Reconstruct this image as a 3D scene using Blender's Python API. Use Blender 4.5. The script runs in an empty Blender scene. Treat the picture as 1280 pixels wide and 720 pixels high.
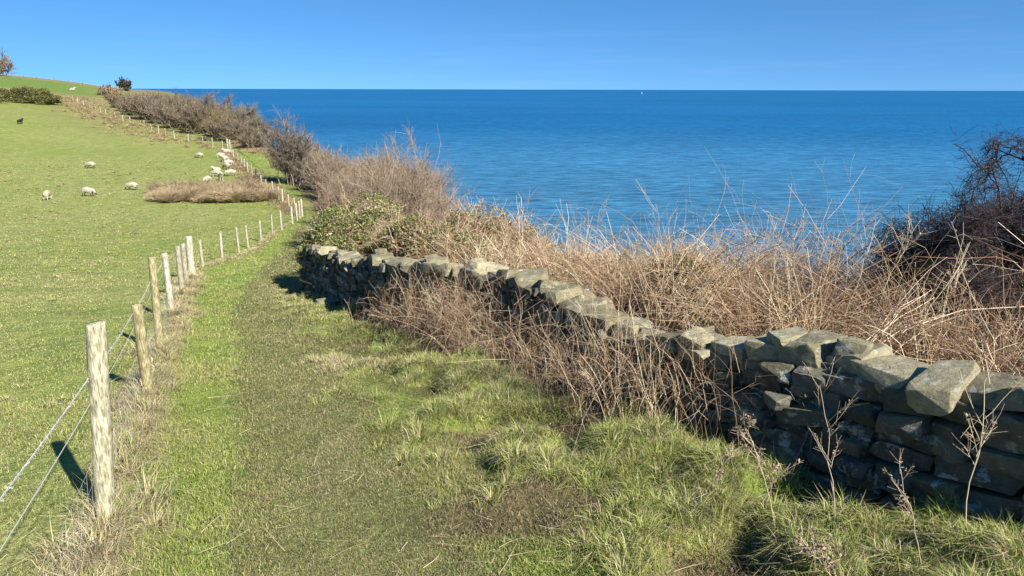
import numpy as np, math
# ---------------------------------------------------------------- terrain
# metres, camera eye at the origin, x right, y away, z up; sea level at SEA
SEA = -36.0
rng = np.random.default_rng(7)

def smooth(a, b, x):
    t = np.clip((x - a) / (b - a), 0, 1)
    return t * t * (3 - 2 * t)

def _hash(ix, iy, iz, seed):
    n = (ix.astype(np.int64) * 374761393 + iy.astype(np.int64) * 668265263 + iz.astype(np.int64) * 2147483647 + seed * 974634777) & 0xFFFFFFFF
    n = ((n ^ (n >> 13)) * 1274126177) & 0xFFFFFFFF
    n = ((n ^ (n >> 16)) * 2246822519) & 0xFFFFFFFF
    return ((n ^ (n >> 15)) & 0xFFFFFF) / float(0xFFFFFF) * 2 - 1

def noise3(x, y, z, seed=0):
    x, y, z = [np.asarray(v, float) for v in np.broadcast_arrays(x, y, z)]
    fx, fy, fz = np.floor(x), np.floor(y), np.floor(z)
    ux, uy, uz = x - fx, y - fy, z - fz
    ux = ux * ux * (3 - 2 * ux); uy = uy * uy * (3 - 2 * uy); uz = uz * uz * (3 - 2 * uz)
    r = 0
    for dx in (0, 1):
        for dy in (0, 1):
            for dz in (0, 1):
                w = (ux if dx else 1 - ux) * (uy if dy else 1 - uy) * (uz if dz else 1 - uz)
                r = r + w * _hash(fx + dx, fy + dy, fz + dz, seed)
    return r

def noise2(x, y, seed=0):
    x, y = [np.asarray(v, float) for v in np.broadcast_arrays(x, y)]
    fx, fy = np.floor(x), np.floor(y)
    ux, uy = x - fx, y - fy
    ux = ux * ux * (3 - 2 * ux); uy = uy * uy * (3 - 2 * uy)
    z = np.zeros_like(fx)
    h = lambda a, b: _hash(fx + a, fy + b, z, seed)
    return (h(0, 0) * (1 - ux) + h(1, 0) * ux) * (1 - uy) + (h(0, 1) * (1 - ux) + h(1, 1) * ux) * uy

def fbm2(x, y, seed=0, oct=3):
    r = 0; a = 1; s = 1
    for i in range(oct):
        r = r + a * noise2(x * s + 17 * i, y * s - 9 * i, seed + i); a *= .5; s *= 2.03
    return r

# boundary between the path side and the seaward vegetation (wall line, then hedge foot)
BY = np.array([-3, 0, 1.8, 3.1, 4.8, 8.0, 10.0, 15.0, 16.5, 22, 30, 36, 45, 54, 70, 92, 105, 140, 190, 240, 400, 900.])
BX = np.array([8.0, 5.0, 3.5, 2.55, 1.5, 0.05, -1.45, -4.25, -4.9, -6.0, -7.8, -9.6, -11.9, -15.3, -22, -31, -37.5, -58, -88, -118, -200, -600.])
EW = np.array([4, 4, 4, 4, 3.8, 3.3, 3.6, 5, 5.5, 6.5, 7, 7, 6.5, 5.5, 4, 2.5, 2, 3, 4, 6, 14, 14.])
def Bx(y): return np.interp(y, BY, BX)
def bdist(x, y):      # signed distance to that line, + seaward
    dy = .4
    s = (Bx(y + dy) - Bx(y - dy)) / (2 * dy)
    return (x - Bx(y)) / np.sqrt(1 + s * s)
FPY = np.array([-2, 0.3, 1.73, 3.46, 7.2, 8.6, 11.4, 14.5, 16, 19.5, 24, 28, 34, 38, 44.5])
FPX = np.array([-0.4, -0.8, -1.42, -2.2, -3.8, -4.35, -5.45, -6.9, -7.6, -8.8, -9.6, -10.3, -11.6, -12.4, -13.2])
def Fx(y):            # fence line
    far = np.interp(y, [44.5, 60, 80, 96], [-13.2, -20, -30.5, -37.2])
    far2 = np.interp(y, [96, 110, 135, 176, 230], [-37.2, -52, -74, -105, -150])
    return np.where(y < 44.5, np.interp(y, FPY, FPX), np.where(y < 96, far, far2))
def fdist(x, y):      # + towards the path
    dy = .4
    s = (Fx(y + dy) - Fx(y - dy)) / (2 * dy)
    return (x - Fx(y)) / np.sqrt(1 + s * s)
PY = np.array([-3, 0, 2.95, 4.8, 7.5, 11.1, 16, 23, 35.3, 45, 54, 66, 89, 100, 120, 160, 220])
PX = np.array([.68, 0.23, -.70, -1.36, -2.5, -3.85, -5.5, -7.3, -10.3, -12.5, -16, -21.8, -32, -38, -52, -86, -130.])
PHW = np.array([.6, .55, .50, .45, .42, .45, .45, .5, .5, .45, .5, .5, .5, .5, .5, .5, .5])
def pdist(x, y):      # distance to the worn path centre
    dy = .4
    s = (np.interp(y + dy, PY, PX) - np.interp(y - dy, PY, PX)) / (2 * dy)
    return (x - np.interp(y, PY, PX)) / np.sqrt(1 + s * s)

ZY = np.array([-40, -6, 0, 3.25, 11.4, 20, 28, 38, 45, 60, 95, 110, 130, 175, 227, 260, 400, 1200.])
ZZ = np.array([-0.5, -0.9, -1.72, -2.28, -3.62, -5.02, -6.28, -7.3, -7.75, -7.95, -7.9, -7.3, -6.3, -3.6, -0.9, -0.6, -3., -8])
_yy = np.linspace(-60, 1300, 5441)
_zz = np.interp(_yy, ZY, ZZ)
_k = np.ones(17) / 17
_zz = np.convolve(np.pad(_zz, 8, mode='edge'), _k, 'valid')

def tuft_field(x, y):  # where the coarse grass stands up in hummocks
    return fbm2(x * 2.0 + 3, y * 2.0, 15, 2)

def ground_z(x, y, detail=True):
    x = np.asarray(x, float); y = np.asarray(y, float)
    z = np.interp(y, _yy, _zz)
    b = bdist(x, y)
    inland = -b
    z = z + 3.7 * smooth(3, 47, inland) * smooth(62, 120, y) + .8 * smooth(35, 80, inland) * smooth(150, 215, y) + 1.2 * smooth(0, 22, inland) * smooth(185, 220, y)
    # raised bank behind the wall
    z = z + .62 * smooth(.2, .8, b) * smooth(17, 14, y)
    # crumbling to the cliff
    ew = np.interp(y, BY, EW)
    over = np.maximum(b - ew, 0)
    z = z - .10 * np.maximum(b - 1.0, 0) - np.where(over < 4, .16 * over ** 2, .16 * 16 + 1.28 * (over - 4))
    if detail:
        r = np.hypot(x, y)
        z = z + .035 * fbm2(x * .9, y * .9, 3, 2)
        near = smooth(60, 15, r)
        # rough tussocky strip at the foot of the wall
        t = smooth(-1.9, -.7, b) * smooth(20, 12, y)
        z = z + near * t * (.085 * fbm2(x * 2.3, y * 2.3, 11, 2) + .03)
        z = z + near * smooth(-2.3, -1.2, b) * smooth(.1, -.3, b) * smooth(12, 7, y) * (.15 * smooth(-.25, .35, tuft_field(x, y)) - .04 + .03 * noise2(x * 6, y * 6, 16))
        # fence line hump
        f = fdist(x, y)
        z = z + near * .05 * np.exp(-(f / .25) ** 2)
        # the worn path is slightly hollow
        p = pdist(x, y)
        z = z - near * .035 * np.exp(-(p / .6) ** 2)
        z = z + .006 * near * noise2(x * 9, y * 9, 5)
    return np.maximum(z, SEA - 14)
# ---------------------------------------------------------------- scene basics
import bpy, bmesh
from mathutils import Vector
scene = bpy.context.scene
col = scene.collection
R = math.radians

def tag(o, label=None, cat=None, group=None, kind=None):
    if label: o['label'] = label
    if cat: o['category'] = cat
    if group: o['group'] = group
    if kind: o['kind'] = kind
    return o

def empty(name, loc, label, cat, group=None, rz=0):
    o = bpy.data.objects.new(name, None); col.objects.link(o)
    o.empty_display_size = .2
    o.location = loc; o.rotation_euler.z = rz
    return tag(o, label, cat, group)

def mesh_obj(name, V, F, mat, colr=None, parent=None, smooth_=False, loc=None):
    """V (n,3); F: list of int arrays (k,3) or (k,4); colr (n,3) linear"""
    me = bpy.data.meshes.new(name)
    V = np.asarray(V, np.float32)
    if loc is not None: V = V - np.asarray(loc, np.float32)
    me.vertices.add(len(V)); me.vertices.foreach_set('co', V.ravel())
    idx = np.concatenate([np.asarray(f, np.int32).ravel() for f in F])
    tot = np.concatenate([np.full(len(f), np.asarray(f).shape[1], np.int32) for f in F])
    st = np.concatenate([[0], np.cumsum(tot)[:-1]]).astype(np.int32)
    me.loops.add(len(idx)); me.loops.foreach_set('vertex_index', idx)
    me.polygons.add(len(tot)); me.polygons.foreach_set('loop_start', st)
    if smooth_: me.polygons.foreach_set('use_smooth', np.ones(len(tot), bool))
    me.update(calc_edges=True)
    if colr is not None:
        a = me.color_attributes.new('tint', 'FLOAT_COLOR', 'POINT')
        c = np.ones((len(V), 4), np.float32); c[:, :3] = colr
        a.data.foreach_set('color', c.ravel())
    me.materials.append(mat)
    o = bpy.data.objects.new(name, me); col.objects.link(o)
    if parent is not None: o.parent = parent
    if loc is not None: o.location = loc
    return o

# ---------------------------------------------------------------- materials
def newmat(name):
    m = bpy.data.materials.new(name); m.use_nodes = True
    nt = m.node_tree; b = nt.nodes['Principled BSDF']
    return m, nt, b

def tint_mat(name, rough=.75, spec=.25, vscale=0, vamt=.25, bump=0, bscale=60, trans=0):
    """colour comes from the growth's own per-stem colour attribute, broken up by noise"""
    m, nt, b = newmat(name); N = nt.nodes; L = nt.links
    at = N.new('ShaderNodeAttribute'); at.attribute_name = 'tint'
    out = at.outputs['Color']
    if vscale:
        tc = N.new('ShaderNodeTexCoord')
        no = N.new('ShaderNodeTexNoise'); no.inputs['Scale'].default_value = vscale; no.inputs['Detail'].default_value = 5
        L.new(tc.outputs['Object'], no.inputs['Vector'])
        mr = N.new('ShaderNodeMapRange'); mr.inputs['From Min'].default_value = .3; mr.inputs['From Max'].default_value = .7
        mr.inputs['To Min'].default_value = 1 - vamt; mr.inputs['To Max'].default_value = 1 + vamt
        L.new(no.outputs['Fac'], mr.inputs['Value'])
        vm = N.new('ShaderNodeVectorMath'); vm.operation = 'SCALE'
        L.new(out, vm.inputs[0]); L.new(mr.outputs['Result'], vm.inputs['Scale']); out = vm.outputs['Vector']
    L.new(out, b.inputs['Base Color'])
    b.inputs['Roughness'].default_value = rough; b.inputs['Specular IOR Level'].default_value = spec
    if bump:
        tc = N.new('ShaderNodeTexCoord'); no = N.new('ShaderNodeTexNoise'); no.inputs['Scale'].default_value = bscale; no.inputs['Detail'].default_value = 6
        L.new(tc.outputs['Object'], no.inputs['Vector'])
        bp = N.new('ShaderNodeBump'); bp.inputs['Strength'].default_value = 1; bp.inputs['Distance'].default_value = bump
        L.new(no.outputs['Fac'], bp.inputs['Height']); L.new(bp.outputs['Normal'], b.inputs['Normal'])
    if trans:
        tr = N.new('ShaderNodeBsdfTranslucent'); mx = N.new('ShaderNodeMixShader'); mx.inputs[0].default_value = trans
        L.new(out, tr.inputs['Color']); L.new(b.outputs[0], mx.inputs[1]); L.new(tr.outputs[0], mx.inputs[2])
        L.new(mx.outputs[0], N['Material Output'].inputs['Surface'])
    return m

M_grass = tint_mat('grass_blades', .6, .15, trans=.18)
M_stem = tint_mat('dry_stems', .7, .25)
M_twig = tint_mat('thorn_twigs', .8, .15)
M_leaf = tint_mat('leaves', .45, .45, trans=.12)

# ground: tint attribute (what grows where) broken up by fine procedural mottling
def ground_material():
    m, nt, b = newmat('turf_ground'); N = nt.nodes; L = nt.links
    at = N.new('ShaderNodeAttribute'); at.attribute_name = 'tint'
    tc = N.new('ShaderNodeTexCoord')
    def noise(s, d=6, sy=1.):
        mp = N.new('ShaderNodeMapping'); mp.inputs['Scale'].default_value = (1, sy, 1)
        L.new(tc.outputs['Object'], mp.inputs['Vector'])
        n = N.new('ShaderNodeTexNoise'); n.inputs['Scale'].default_value = s; n.inputs['Detail'].default_value = d; n.inputs['Roughness'].default_value = .65
        L.new(mp.outputs['Vector'], n.inputs['Vector']); return n
    n1 = noise(22); n2 = noise(1.3, 5, .7); n3 = noise(4.5, 5, .55)
    ramp = N.new('ShaderNodeValToRGB'); e = ramp.color_ramp.elements
    e[0].position = .33; e[0].color = (.5, .6, .45, 1); e[1].position = .68; e[1].color = (1.22, 1.18, 1.15, 1)
    L.new(n1.outputs['Fac'], ramp.inputs['Fac'])
    ramp2 = N.new('ShaderNodeValToRGB'); e = ramp2.color_ramp.elements
    e[0].position = .38; e[0].color = (.78, .88, .74, 1); e[1].position = .62; e[1].color = (1.16, 1.08, 1.1, 1)
    L.new(n2.outputs['Fac'], ramp2.inputs['Fac'])
    ramp3 = N.new('ShaderNodeValToRGB'); e = ramp3.color_ramp.elements
    e[0].position = .36; e[0].color = (.7, .78, .68, 1); e[1].position = .64; e[1].color = (1.12, 1.08, 1.1, 1)
    L.new(n3.outputs['Fac'], ramp3.inputs['Fac'])
    cur = at.outputs['Color']
    for r in (ramp, ramp2, ramp3):
        mx = N.new('ShaderNodeVectorMath'); mx.operation = 'MULTIPLY'
        L.new(cur, mx.inputs[0]); L.new(r.outputs['Color'], mx.inputs[1]); cur = mx.outputs['Vector']
    L.new(cur, b.inputs['Base Color'])
    b.inputs['Roughness'].default_value = .9; b.inputs['Specular IOR Level'].default_value = .15
    bp = N.new('ShaderNodeBump'); bp.inputs['Strength'].default_value = .8; bp.inputs['Distance'].default_value = .03
    bp2 = N.new('ShaderNodeBump'); bp2.inputs['Strength'].default_value = .7; bp2.inputs['Distance'].default_value = .10
    L.new(n3.outputs['Fac'], bp2.inputs['Height'])
    L.new(n1.outputs['Fac'], bp.inputs['Height']); L.new(bp2.outputs['Normal'], bp.inputs['Normal']); L.new(bp.outputs['Normal'], b.inputs['Normal'])
    return m
M_ground = ground_material()

def lerp(a, b, t):
    t = np.asarray(t)[..., None]
    return np.asarray(a) * (1 - t) + np.asarray(b) * t

GREEN = np.array([.215, .270, .058]); BRIGHT = np.array([.235, .295, .068]); OLIVE = np.array([.285, .285, .090])
STRAW = np.array([.50, .42, .25]); LITTER = np.array([.28, .215, .125]); SOIL = np.array([.10, .07, .045]); WORN = np.array([.225, .212, .095])
FIELD = np.array([.295, .298, .115])

def turf(x, y):
    """colour of the sward at a point (what grows or is trodden there)"""
    n1 = fbm2(x * .35, y * .35, 21, 3); n2 = fbm2(x * 1.6, y * 1.6, 31, 3); n3 = fbm2(x * .09, y * .07, 41, 3)
    b = bdist(x, y); f = fdist(x, y); p = pdist(x, y)
    hw = np.interp(y, PY, PHW)
    c = lerp(BRIGHT, GREEN, np.clip(.5 + .5 * n1, 0, 1))
    c = lerp(c, OLIVE, np.clip(.25 + .6 * n2, 0, .8))
    # pasture, drier and more even
    inf = smooth(.15, -.5, f)
    fc = lerp(FIELD, GREEN, np.clip(.28 + .35 * n1 + .3 * n3, 0, 1))
    fc = lerp(fc, OLIVE, np.clip(.25 * n2 + .2, 0, 1))
    c = lerp(c, fc, inf)
    # trodden path
    w = smooth(hw + .35, hw * .45, np.abs(p) + .16 * n2) * (.82 + .18 * smooth(-.6, .6, n1)) * smooth(80, 30, y) * (1 - inf)
    c = lerp(c, WORN, w * .92)
    c = lerp(c, LITTER, w * smooth(.35, .95, n2) * .3)
    # dead growth along the fence foot
    s = np.exp(-((f + .02) / (.15 + .06 * n1)) ** 2) * smooth(-.6, .3, n2 + .25)
    c = lerp(c, LITTER, np.clip(s, 0, .9))
    # bare patches and dead grass near the wall
    t = smooth(-1.7, -.6, b) * smooth(18, 14, y)
    c = lerp(c, STRAW * .7, t * smooth(.1, .9, fbm2(x * 1.1, y * 1.1, 51, 3)) * .5)
    lo = smooth(-2.2, -1.1, b) * smooth(12, 7, y) * smooth(.15, -.2, tuft_field(x, y))
    c = lerp(c, lerp(OLIVE * .7, LITTER, smooth(-.3, .4, n2)), .8 * lo)
    c = lerp(c, SOIL, .8 * lo * smooth(-.12, -.4, tuft_field(x, y)))  # bare hollows between tufts, with their deep shade put into the colour
    q = 1.2 * np.exp(-(((x - .15) / .5) ** 2 + ((y - 3.62) / .33) ** 2)) + .8 * np.exp(-(((x + .35) / .2) ** 2 + ((y - 3.5) / .15) ** 2))
    c = lerp(c, SOIL * 1.5, np.clip(q * 1.2, 0, .85))
    q = np.exp(-(((x + 6.6) / 1.3) ** 2 + ((y - 11.6 - .25 * x - 1.6) / .16) ** 2))
    c = lerp(c, LITTER * .8, np.clip(q, 0, .8) * smooth(-.4, .4, n2 + .2))
    # trodden edge of the stones and under the scrub
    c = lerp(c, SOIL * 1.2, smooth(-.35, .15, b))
    # rough brown ground on the hill and below the gorse
    hill = smooth(.42, .62, .5 + .5 * fbm2(x * .05, y * .05, 61, 3)) * smooth(105, 135, y) * smooth(-14, -2, b)
    c = lerp(c, LITTER * 1.0, hill * .8)
    strip = np.exp(-((f + 5) / 5.0) ** 2) * smooth(100, 112, y) * smooth(-.8, .5, n1 + .3)
    c = lerp(c, np.array([.26, .21, .10]), strip * .55)
    c = lerp(c, LITTER, .6 * smooth(98, 108, y) * smooth(.3, 1.2, f) * smooth(-.5, .5, n2 + .25))
    # band of brown growth above the pasture, then a green field to the crest
    top = smooth(158, 166, y) * smooth(200, 178, y)
    c = lerp(c, LITTER * 1.1, top * .75 * smooth(-.7, .4, n1 + .2))
    c = lerp(c, np.array([.165, .225, .06]), smooth(182, 194, y) * smooth(226, 216, y) * smooth(-10, -18, b))
    c = lerp(c, np.array([.28, .22, .12]), smooth(216, 226, y))
    return c
# ---------------------------------------------------------------- growth generators (all vectorised)
def unit(v): return v / np.maximum(np.linalg.norm(v, axis=-1, keepdims=True), 1e-9)

def rand_dirs(n, up=.5, spread=1., g=rng):
    a = g.uniform(0, 2 * np.pi, n); r = np.sqrt(g.uniform(0, 1, n)) * spread
    return unit(np.stack([np.cos(a) * r, np.sin(a) * r, np.full(n, up)], 1))

class Stems:
    """curved tapering stems: point(s)= P + L*(D*s + B*s^2)"""
    def __init__(s, P, D, L, B, r0, r1, C):
        n = len(P)
        s.P, s.D, s.L, s.B = P, D, np.broadcast_to(L, n).astype(float), B
        s.r0, s.r1 = np.broadcast_to(r0, n).astype(float), np.broadcast_to(r1, n).astype(float)
        s.C = np.broadcast_to(C, (n, 3)).astype(float)
    def at(s, i, t):
        t = np.asarray(t)[:, None]
        return s.P[i] + s.L[i][:, None] * (s.D[i] * t + s.B[i] * t * t)
    def tan(s, i, t):
        t = np.asarray(t)[:, None]
        return unit(s.D[i] + 2 * s.B[i] * t)
    def mesh(s, seg=4, sides=3, wob=.0):
        n = len(s.P); T = np.linspace(0, 1, seg + 1)
        pts = s.P[:, None] + s.L[:, None, None] * (s.D[:, None] * T[None, :, None] + s.B[:, None] * (T ** 2)[None, :, None])
        if wob:
            w = rng.normal(0, 1, pts.shape) * wob * s.L[:, None, None]; w[:, 0] = 0
            pts = pts + w
        m = unit(s.D + s.B); ref = unit(rng.normal(0, 1, (n, 3)))
        a = unit(np.cross(m, ref)); b = np.cross(m, a)
        rr = s.r0[:, None] * (1 - T)[None] + s.r1[:, None] * T[None]
        ang = np.arange(sides) * 2 * np.pi / sides
        ring = a[:, None, None] * np.cos(ang)[None, None, :, None] + b[:, None, None] * np.sin(ang)[None, None, :, None]
        V = pts[:, :, None] + ring * rr[:, :, None, None]
        V = V.reshape(-1, 3)
        k = (seg + 1) * sides
        f = []
        for j in range(seg):
            for q in range(sides):
                q2 = (q + 1) % sides
                f.append([j * sides + q, j * sides + q2, (j + 1) * sides + q2, (j + 1) * sides + q])
        f = np.array(f)
        F = (f[None] + (np.arange(n) * k)[:, None, None]).reshape(-1, 4)
        return V, F, np.repeat(s.C, k, 0)

def merge(parts):
    V, F4, F3, C = [], [], [], []; o = 0
    for v, f, c in parts:
        if len(v) == 0: continue
        V.append(v); C.append(c)
        (F4 if f.shape[1] == 4 else F3).append(f + o); o += len(v)
    F = []
    if F4: F.append(np.concatenate(F4))
    if F3: F.append(np.concatenate(F3))
    return np.concatenate(V), F, np.concatenate(C)

def blades(P, H, W, lean, C, tipc=None, yaw=None, la=None):
    n = len(P); yaw = rng.uniform(0, 2 * np.pi, n) if yaw is None else yaw
    w = np.stack([np.cos(yaw), np.sin(yaw), np.zeros(n)], 1)
    la = rng.uniform(0, 2 * np.pi, n) if la is None else la
    l = np.stack([np.cos(la), np.sin(la), np.zeros(n)], 1) * lean[:, None]
    up = np.array([0, 0, 1.])
    H = H[:, None]; W = W[:, None]
    p1 = P + H * (.5 * up * np.sqrt(np.maximum(1 - (l ** 2).sum(1, keepdims=True) * .25, .1)) + l * .28)
    zt = np.maximum(1 - (lean[:, None]) ** 1.6 * .75, .08)
    p2 = P + H * (up * zt + l)
    V = np.stack([P - w * W * .5, P + w * W * .5, p1 + w * W * .42, p1 - w * W * .42, p2], 1).reshape(-1, 3)
    o = (np.arange(n) * 5)[:, None]
    Q = np.array([[0, 1, 2, 3]]) + o; T = np.array([[3, 2, 4]]) + o
    cc = np.repeat(C[:, None], 5, 1)
    if tipc is not None: cc[:, 4] = tipc
    return V, [Q, T], cc.reshape(-1, 3)

def leafs(P, size, C, updir=.5, elong=1.6):
    """pointed four-cornered leaves, folded along the midrib"""
    n = len(P)
    nrm = unit(rng.normal(0, 1, (n, 3)) + np.array([0, 0, updir]))
    t = unit(np.cross(nrm, rng.normal(0, 1, (n, 3)))); b = np.cross(nrm, t)
    s = np.broadcast_to(size, n)[:, None]
    V = np.stack([P - t * s * elong * .5, P + b * s * .5 + nrm * s * .12, P + t * s * elong * .5, P - b * s * .5 + nrm * s * .12], 1).reshape(-1, 3)
    o = (np.arange(n) * 4)[:, None]
    F = np.concatenate([np.array([[0, 1, 2]]) + o, np.array([[0, 2, 3]]) + o])
    return V, F, np.repeat(C, 4, 0)

def jitter_col(C, n, amt=.2, g=rng):
    c = np.asarray(C)[g.integers(0, len(C), n)]
    return c * (1 + g.uniform(-amt, amt, (n, 1))) * (1 + g.uniform(-.06, .06, (n, 3)))

# ---------------------------------------------------------------- ground, footpath, sea
def sinh_axis(lo, hi, n, k, c=0.):
    t = np.linspace(-1, 1, 2 * n + 1)
    pos = np.sinh(k * np.maximum(t, 0)) / np.sinh(k) * (hi - c); neg = np.sinh(k * np.minimum(t, 0)) / np.sinh(k) * (c - lo)
    return np.where(t > 0, pos, neg) + c

def grid_mesh(X, Y, zoff=0.):
    gx, gy = np.meshgrid(X, Y)
    x, y = gx.ravel(), gy.ravel()
    V = np.stack([x, y, ground_z(x, y) + zoff], 1)
    nx, ny = len(X), len(Y)
    i = (np.arange(ny - 1)[:, None] * nx + np.arange(nx - 1)[None]).ravel()
    F = np.stack([i, i + 1, i + nx + 1, i + nx], 1)
    return V, F, turf(x, y)

X = sinh_axis(-700, 260, 330, 6.6); Y = sinh_axis(-60, 900, 420, 6.3, 3.0)
V, F, C = grid_mesh(X, Y)
tag(mesh_obj('ground', V, [F], M_ground, C, smooth_=True), 'green coastal pasture and grassy cliff top sloping down to the sea', 'ground', kind='structure')

# worn line of the footpath: its own thin sheet just above the turf
ys = np.concatenate([np.linspace(1.2, 30, 480), np.linspace(30.2, 96, 260)])
us = np.linspace(-1, 1, 15)
cx = np.interp(ys, PY, PX); hw = np.interp(ys, PY, PHW) * 1.05
kk = np.ones(25) / 25; cx = np.convolve(np.pad(cx, 12, mode='edge'), kk, 'valid')
edge = 1 + .22 * fbm2(ys * 1.4, ys * 0, 77, 3)
gx = cx[:, None] + us[None] * (hw * edge)[:, None]; gy = np.repeat(ys[:, None], 15, 1)
pz = ground_z(gx, gy) + .010 + .0008 * gy
pz[:, 0] -= .03; pz[:, -1] -= .03
V = np.stack([gx, gy, pz], -1).reshape(-1, 3)
i = (np.arange(len(ys) - 1)[:, None] * 15 + np.arange(14)[None]).ravel()
tag(mesh_obj('footpath', V, [np.stack([i, i + 1, i + 16, i + 15], 1)], M_ground, turf(V[:, 0], V[:, 1]), smooth_=True),
    'worn brownish green footpath winding down between wire fence and dry stone wall', 'path', kind='structure')

def sea_material():
    m, nt, b = newmat('sea_water'); N = nt.nodes; L = nt.links
    tc = N.new('ShaderNodeTexCoord')
    def noise(sx, sy, d=4, rough=.6, rot=0):
        mp = N.new('ShaderNodeMapping'); mp.inputs['Scale'].default_value = (sx, sy, 1); mp.inputs['Rotation'].default_value = (0, 0, rot)
        L.new(tc.outputs['Object'], mp.inputs['Vector'])
        n = N.new('ShaderNodeTexNoise'); n.inputs['Scale'].default_value = 1; n.inputs['Detail'].default_value = d; n.inputs['Roughness'].default_value = rough
        L.new(mp.outputs['Vector'], n.inputs['Vector']); return n
    swell = noise(.018, .085, 4, .6, R(8)); rip = noise(.11, .42, 5, .7, R(-5)); big = noise(.0009, .0035, 4, .55, R(3))
    # water paler near the eye: reflection change with distance put into the colour
    ge = N.new('ShaderNodeNewGeometry'); sp = N.new('ShaderNodeSeparateXYZ'); L.new(ge.outputs['Position'], sp.inputs[0])
    ln = N.new('ShaderNodeVectorMath'); ln.operation = 'LENGTH'; L.new(ge.outputs['Position'], ln.inputs[0])
    mr = N.new('ShaderNodeMapRange'); mr.interpolation_type = 'SMOOTHERSTEP'
    mr.inputs['From Min'].default_value = 60; mr.inputs['From Max'].default_value = 900
    L.new(ln.outputs['Value'], mr.inputs['Value'])
    c = N.new('ShaderNodeMix'); c.data_type = 'RGBA'
    c.inputs['A'].default_value = SEA_NEAR; c.inputs['B'].default_value = SEA_FAR
    L.new(mr.outputs['Result'], c.inputs['Factor'])
    def mul(cur, n, lo, hi, a=.35, bb=.65):
        rr = N.new('ShaderNodeMapRange'); rr.inputs['From Min'].default_value = a; rr.inputs['From Max'].default_value = bb
        rr.inputs['To Min'].default_value = lo; rr.inputs['To Max'].default_value = hi
        L.new(n.outputs['Fac'], rr.inputs['Value'])
        v = N.new('ShaderNodeVectorMath'); v.operation = 'SCALE'; L.new(cur, v.inputs[0]); L.new(rr.outputs['Result'], v.inputs['Scale']); return v.outputs['Vector']
    mid = noise(.035, .17, 4, .6, R(2)); 
    cur = mul(c.outputs['Result'], swell, .88, 1.14); cur = mul(cur, rip, .5, 1.6); cur = mul(cur, mid, .92, 1.08); cur = mul(cur, big, .88, 1.12)
    # scattered small whitecaps
    wc = noise(.05, .22, 3, .7, R(11)); wr = N.new('ShaderNodeMapRange'); wr.inputs['From Min'].default_value = .735; wr.inputs['From Max'].default_value = .77
    L.new(wc.outputs['Fac'], wr.inputs['Value'])
    mx = N.new('ShaderNodeMix'); mx.data_type = 'RGBA'; mx.inputs['B'].default_value = (.55, .62, .68, 1)
    L.new(wr.outputs['Result'], mx.inputs['Factor']); L.new(cur, mx.inputs['A'])
    L.new(mx.outputs['Result'], b.inputs['Base Color'])
    b.inputs['Roughness'].default_value = .38; b.inputs['Specular IOR Level'].default_value = .12; b.inputs['IOR'].default_value = 1.33
    b1 = N.new('ShaderNodeBump'); b1.inputs['Distance'].default_value = 1.0; b1.inputs['Strength'].default_value = .6; L.new(swell.outputs['Fac'], b1.inputs['Height'])
    b2 = N.new('ShaderNodeBump'); b2.inputs['Distance'].default_value = .35; b2.inputs['Strength'].default_value = .8; L.new(rip.outputs['Fac'], b2.inputs['Height']); L.new(b1.outputs['Normal'], b2.inputs['Normal'])
    L.new(b2.outputs['Normal'], b.inputs['Normal'])
    return m
SEA_NEAR = (.040, .142, .235, 1); SEA_FAR = (.007, .095, .222, 1)
Rr = np.concatenate([[1], np.geomspace(30, 60000, 60)]); Th = np.linspace(0, 2 * np.pi, 97)[:-1]
V = np.stack([np.outer(Rr, np.cos(Th)).ravel(), np.outer(Rr, np.sin(Th)).ravel(), np.full(len(Rr) * 96, SEA)], 1)
i = (np.arange(len(Rr) - 1)[:, None] * 96 + np.arange(96)[None]).ravel(); j = (np.arange(len(Rr) - 1)[:, None] * 96 + (np.arange(96)[None] + 1) % 96).ravel()
tag(mesh_obj('sea', V, [np.stack([i, j, j + 96, i + 96][::-1], 1)[:, ::-1]], sea_material()), 'calm deep blue sea stretching to the horizon', 'sea', kind='structure')

# white line of surf where the sea meets the foot of the cliff
def surf():
    ysf = np.arange(0, 330, 1.0); V = []; F = []; n = 0
    g = np.random.default_rng(5)
    for row in range(3):
        P = []
        for y in ysf:
            ew = float(np.interp(y, BY, EW)); P.append((float(Bx(y)) + ew + 26 + row * 14 + 5 * float(fbm2(y * .04, row * 7.3, 9, 2)), y))
        for k in range(len(P) - 1):
            w = max(0., float(fbm2(k * .11, row * 3.1, 19, 3)) + .05) * (1.6 - .4 * row)
            if w <= 0: continue
            (x0, y0), (x1, y1) = P[k], P[k + 1]
            V += [(x0 - w, y0, SEA + .06), (x0 + w, y0, SEA + .06), (x1 + w, y1, SEA + .06), (x1 - w, y1, SEA + .06)]
            F.append((n, n + 1, n + 2, n + 3)); n += 4
    m, nt, b = newmat('surf_foam'); b.inputs['Base Color'].default_value = (.7, .75, .78, 1); b.inputs['Roughness'].default_value = .8
    tag(mesh_obj('surf_foam', np.array(V), [np.array(F)], m), 'broken white surf at the foot of the cliff', 'surf', kind='stuff')
surf()

# ---------------------------------------------------------------- grass
def polar_points(n, r0, r1, a0=-43, a1=43, power=0.):
    r = np.exp(rng.uniform(np.log(r0), np.log(r1), n))
    a = np.radians(rng.uniform(a0, a1, n))
    return np.sin(a) * r, np.cos(a) * r, r

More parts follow.
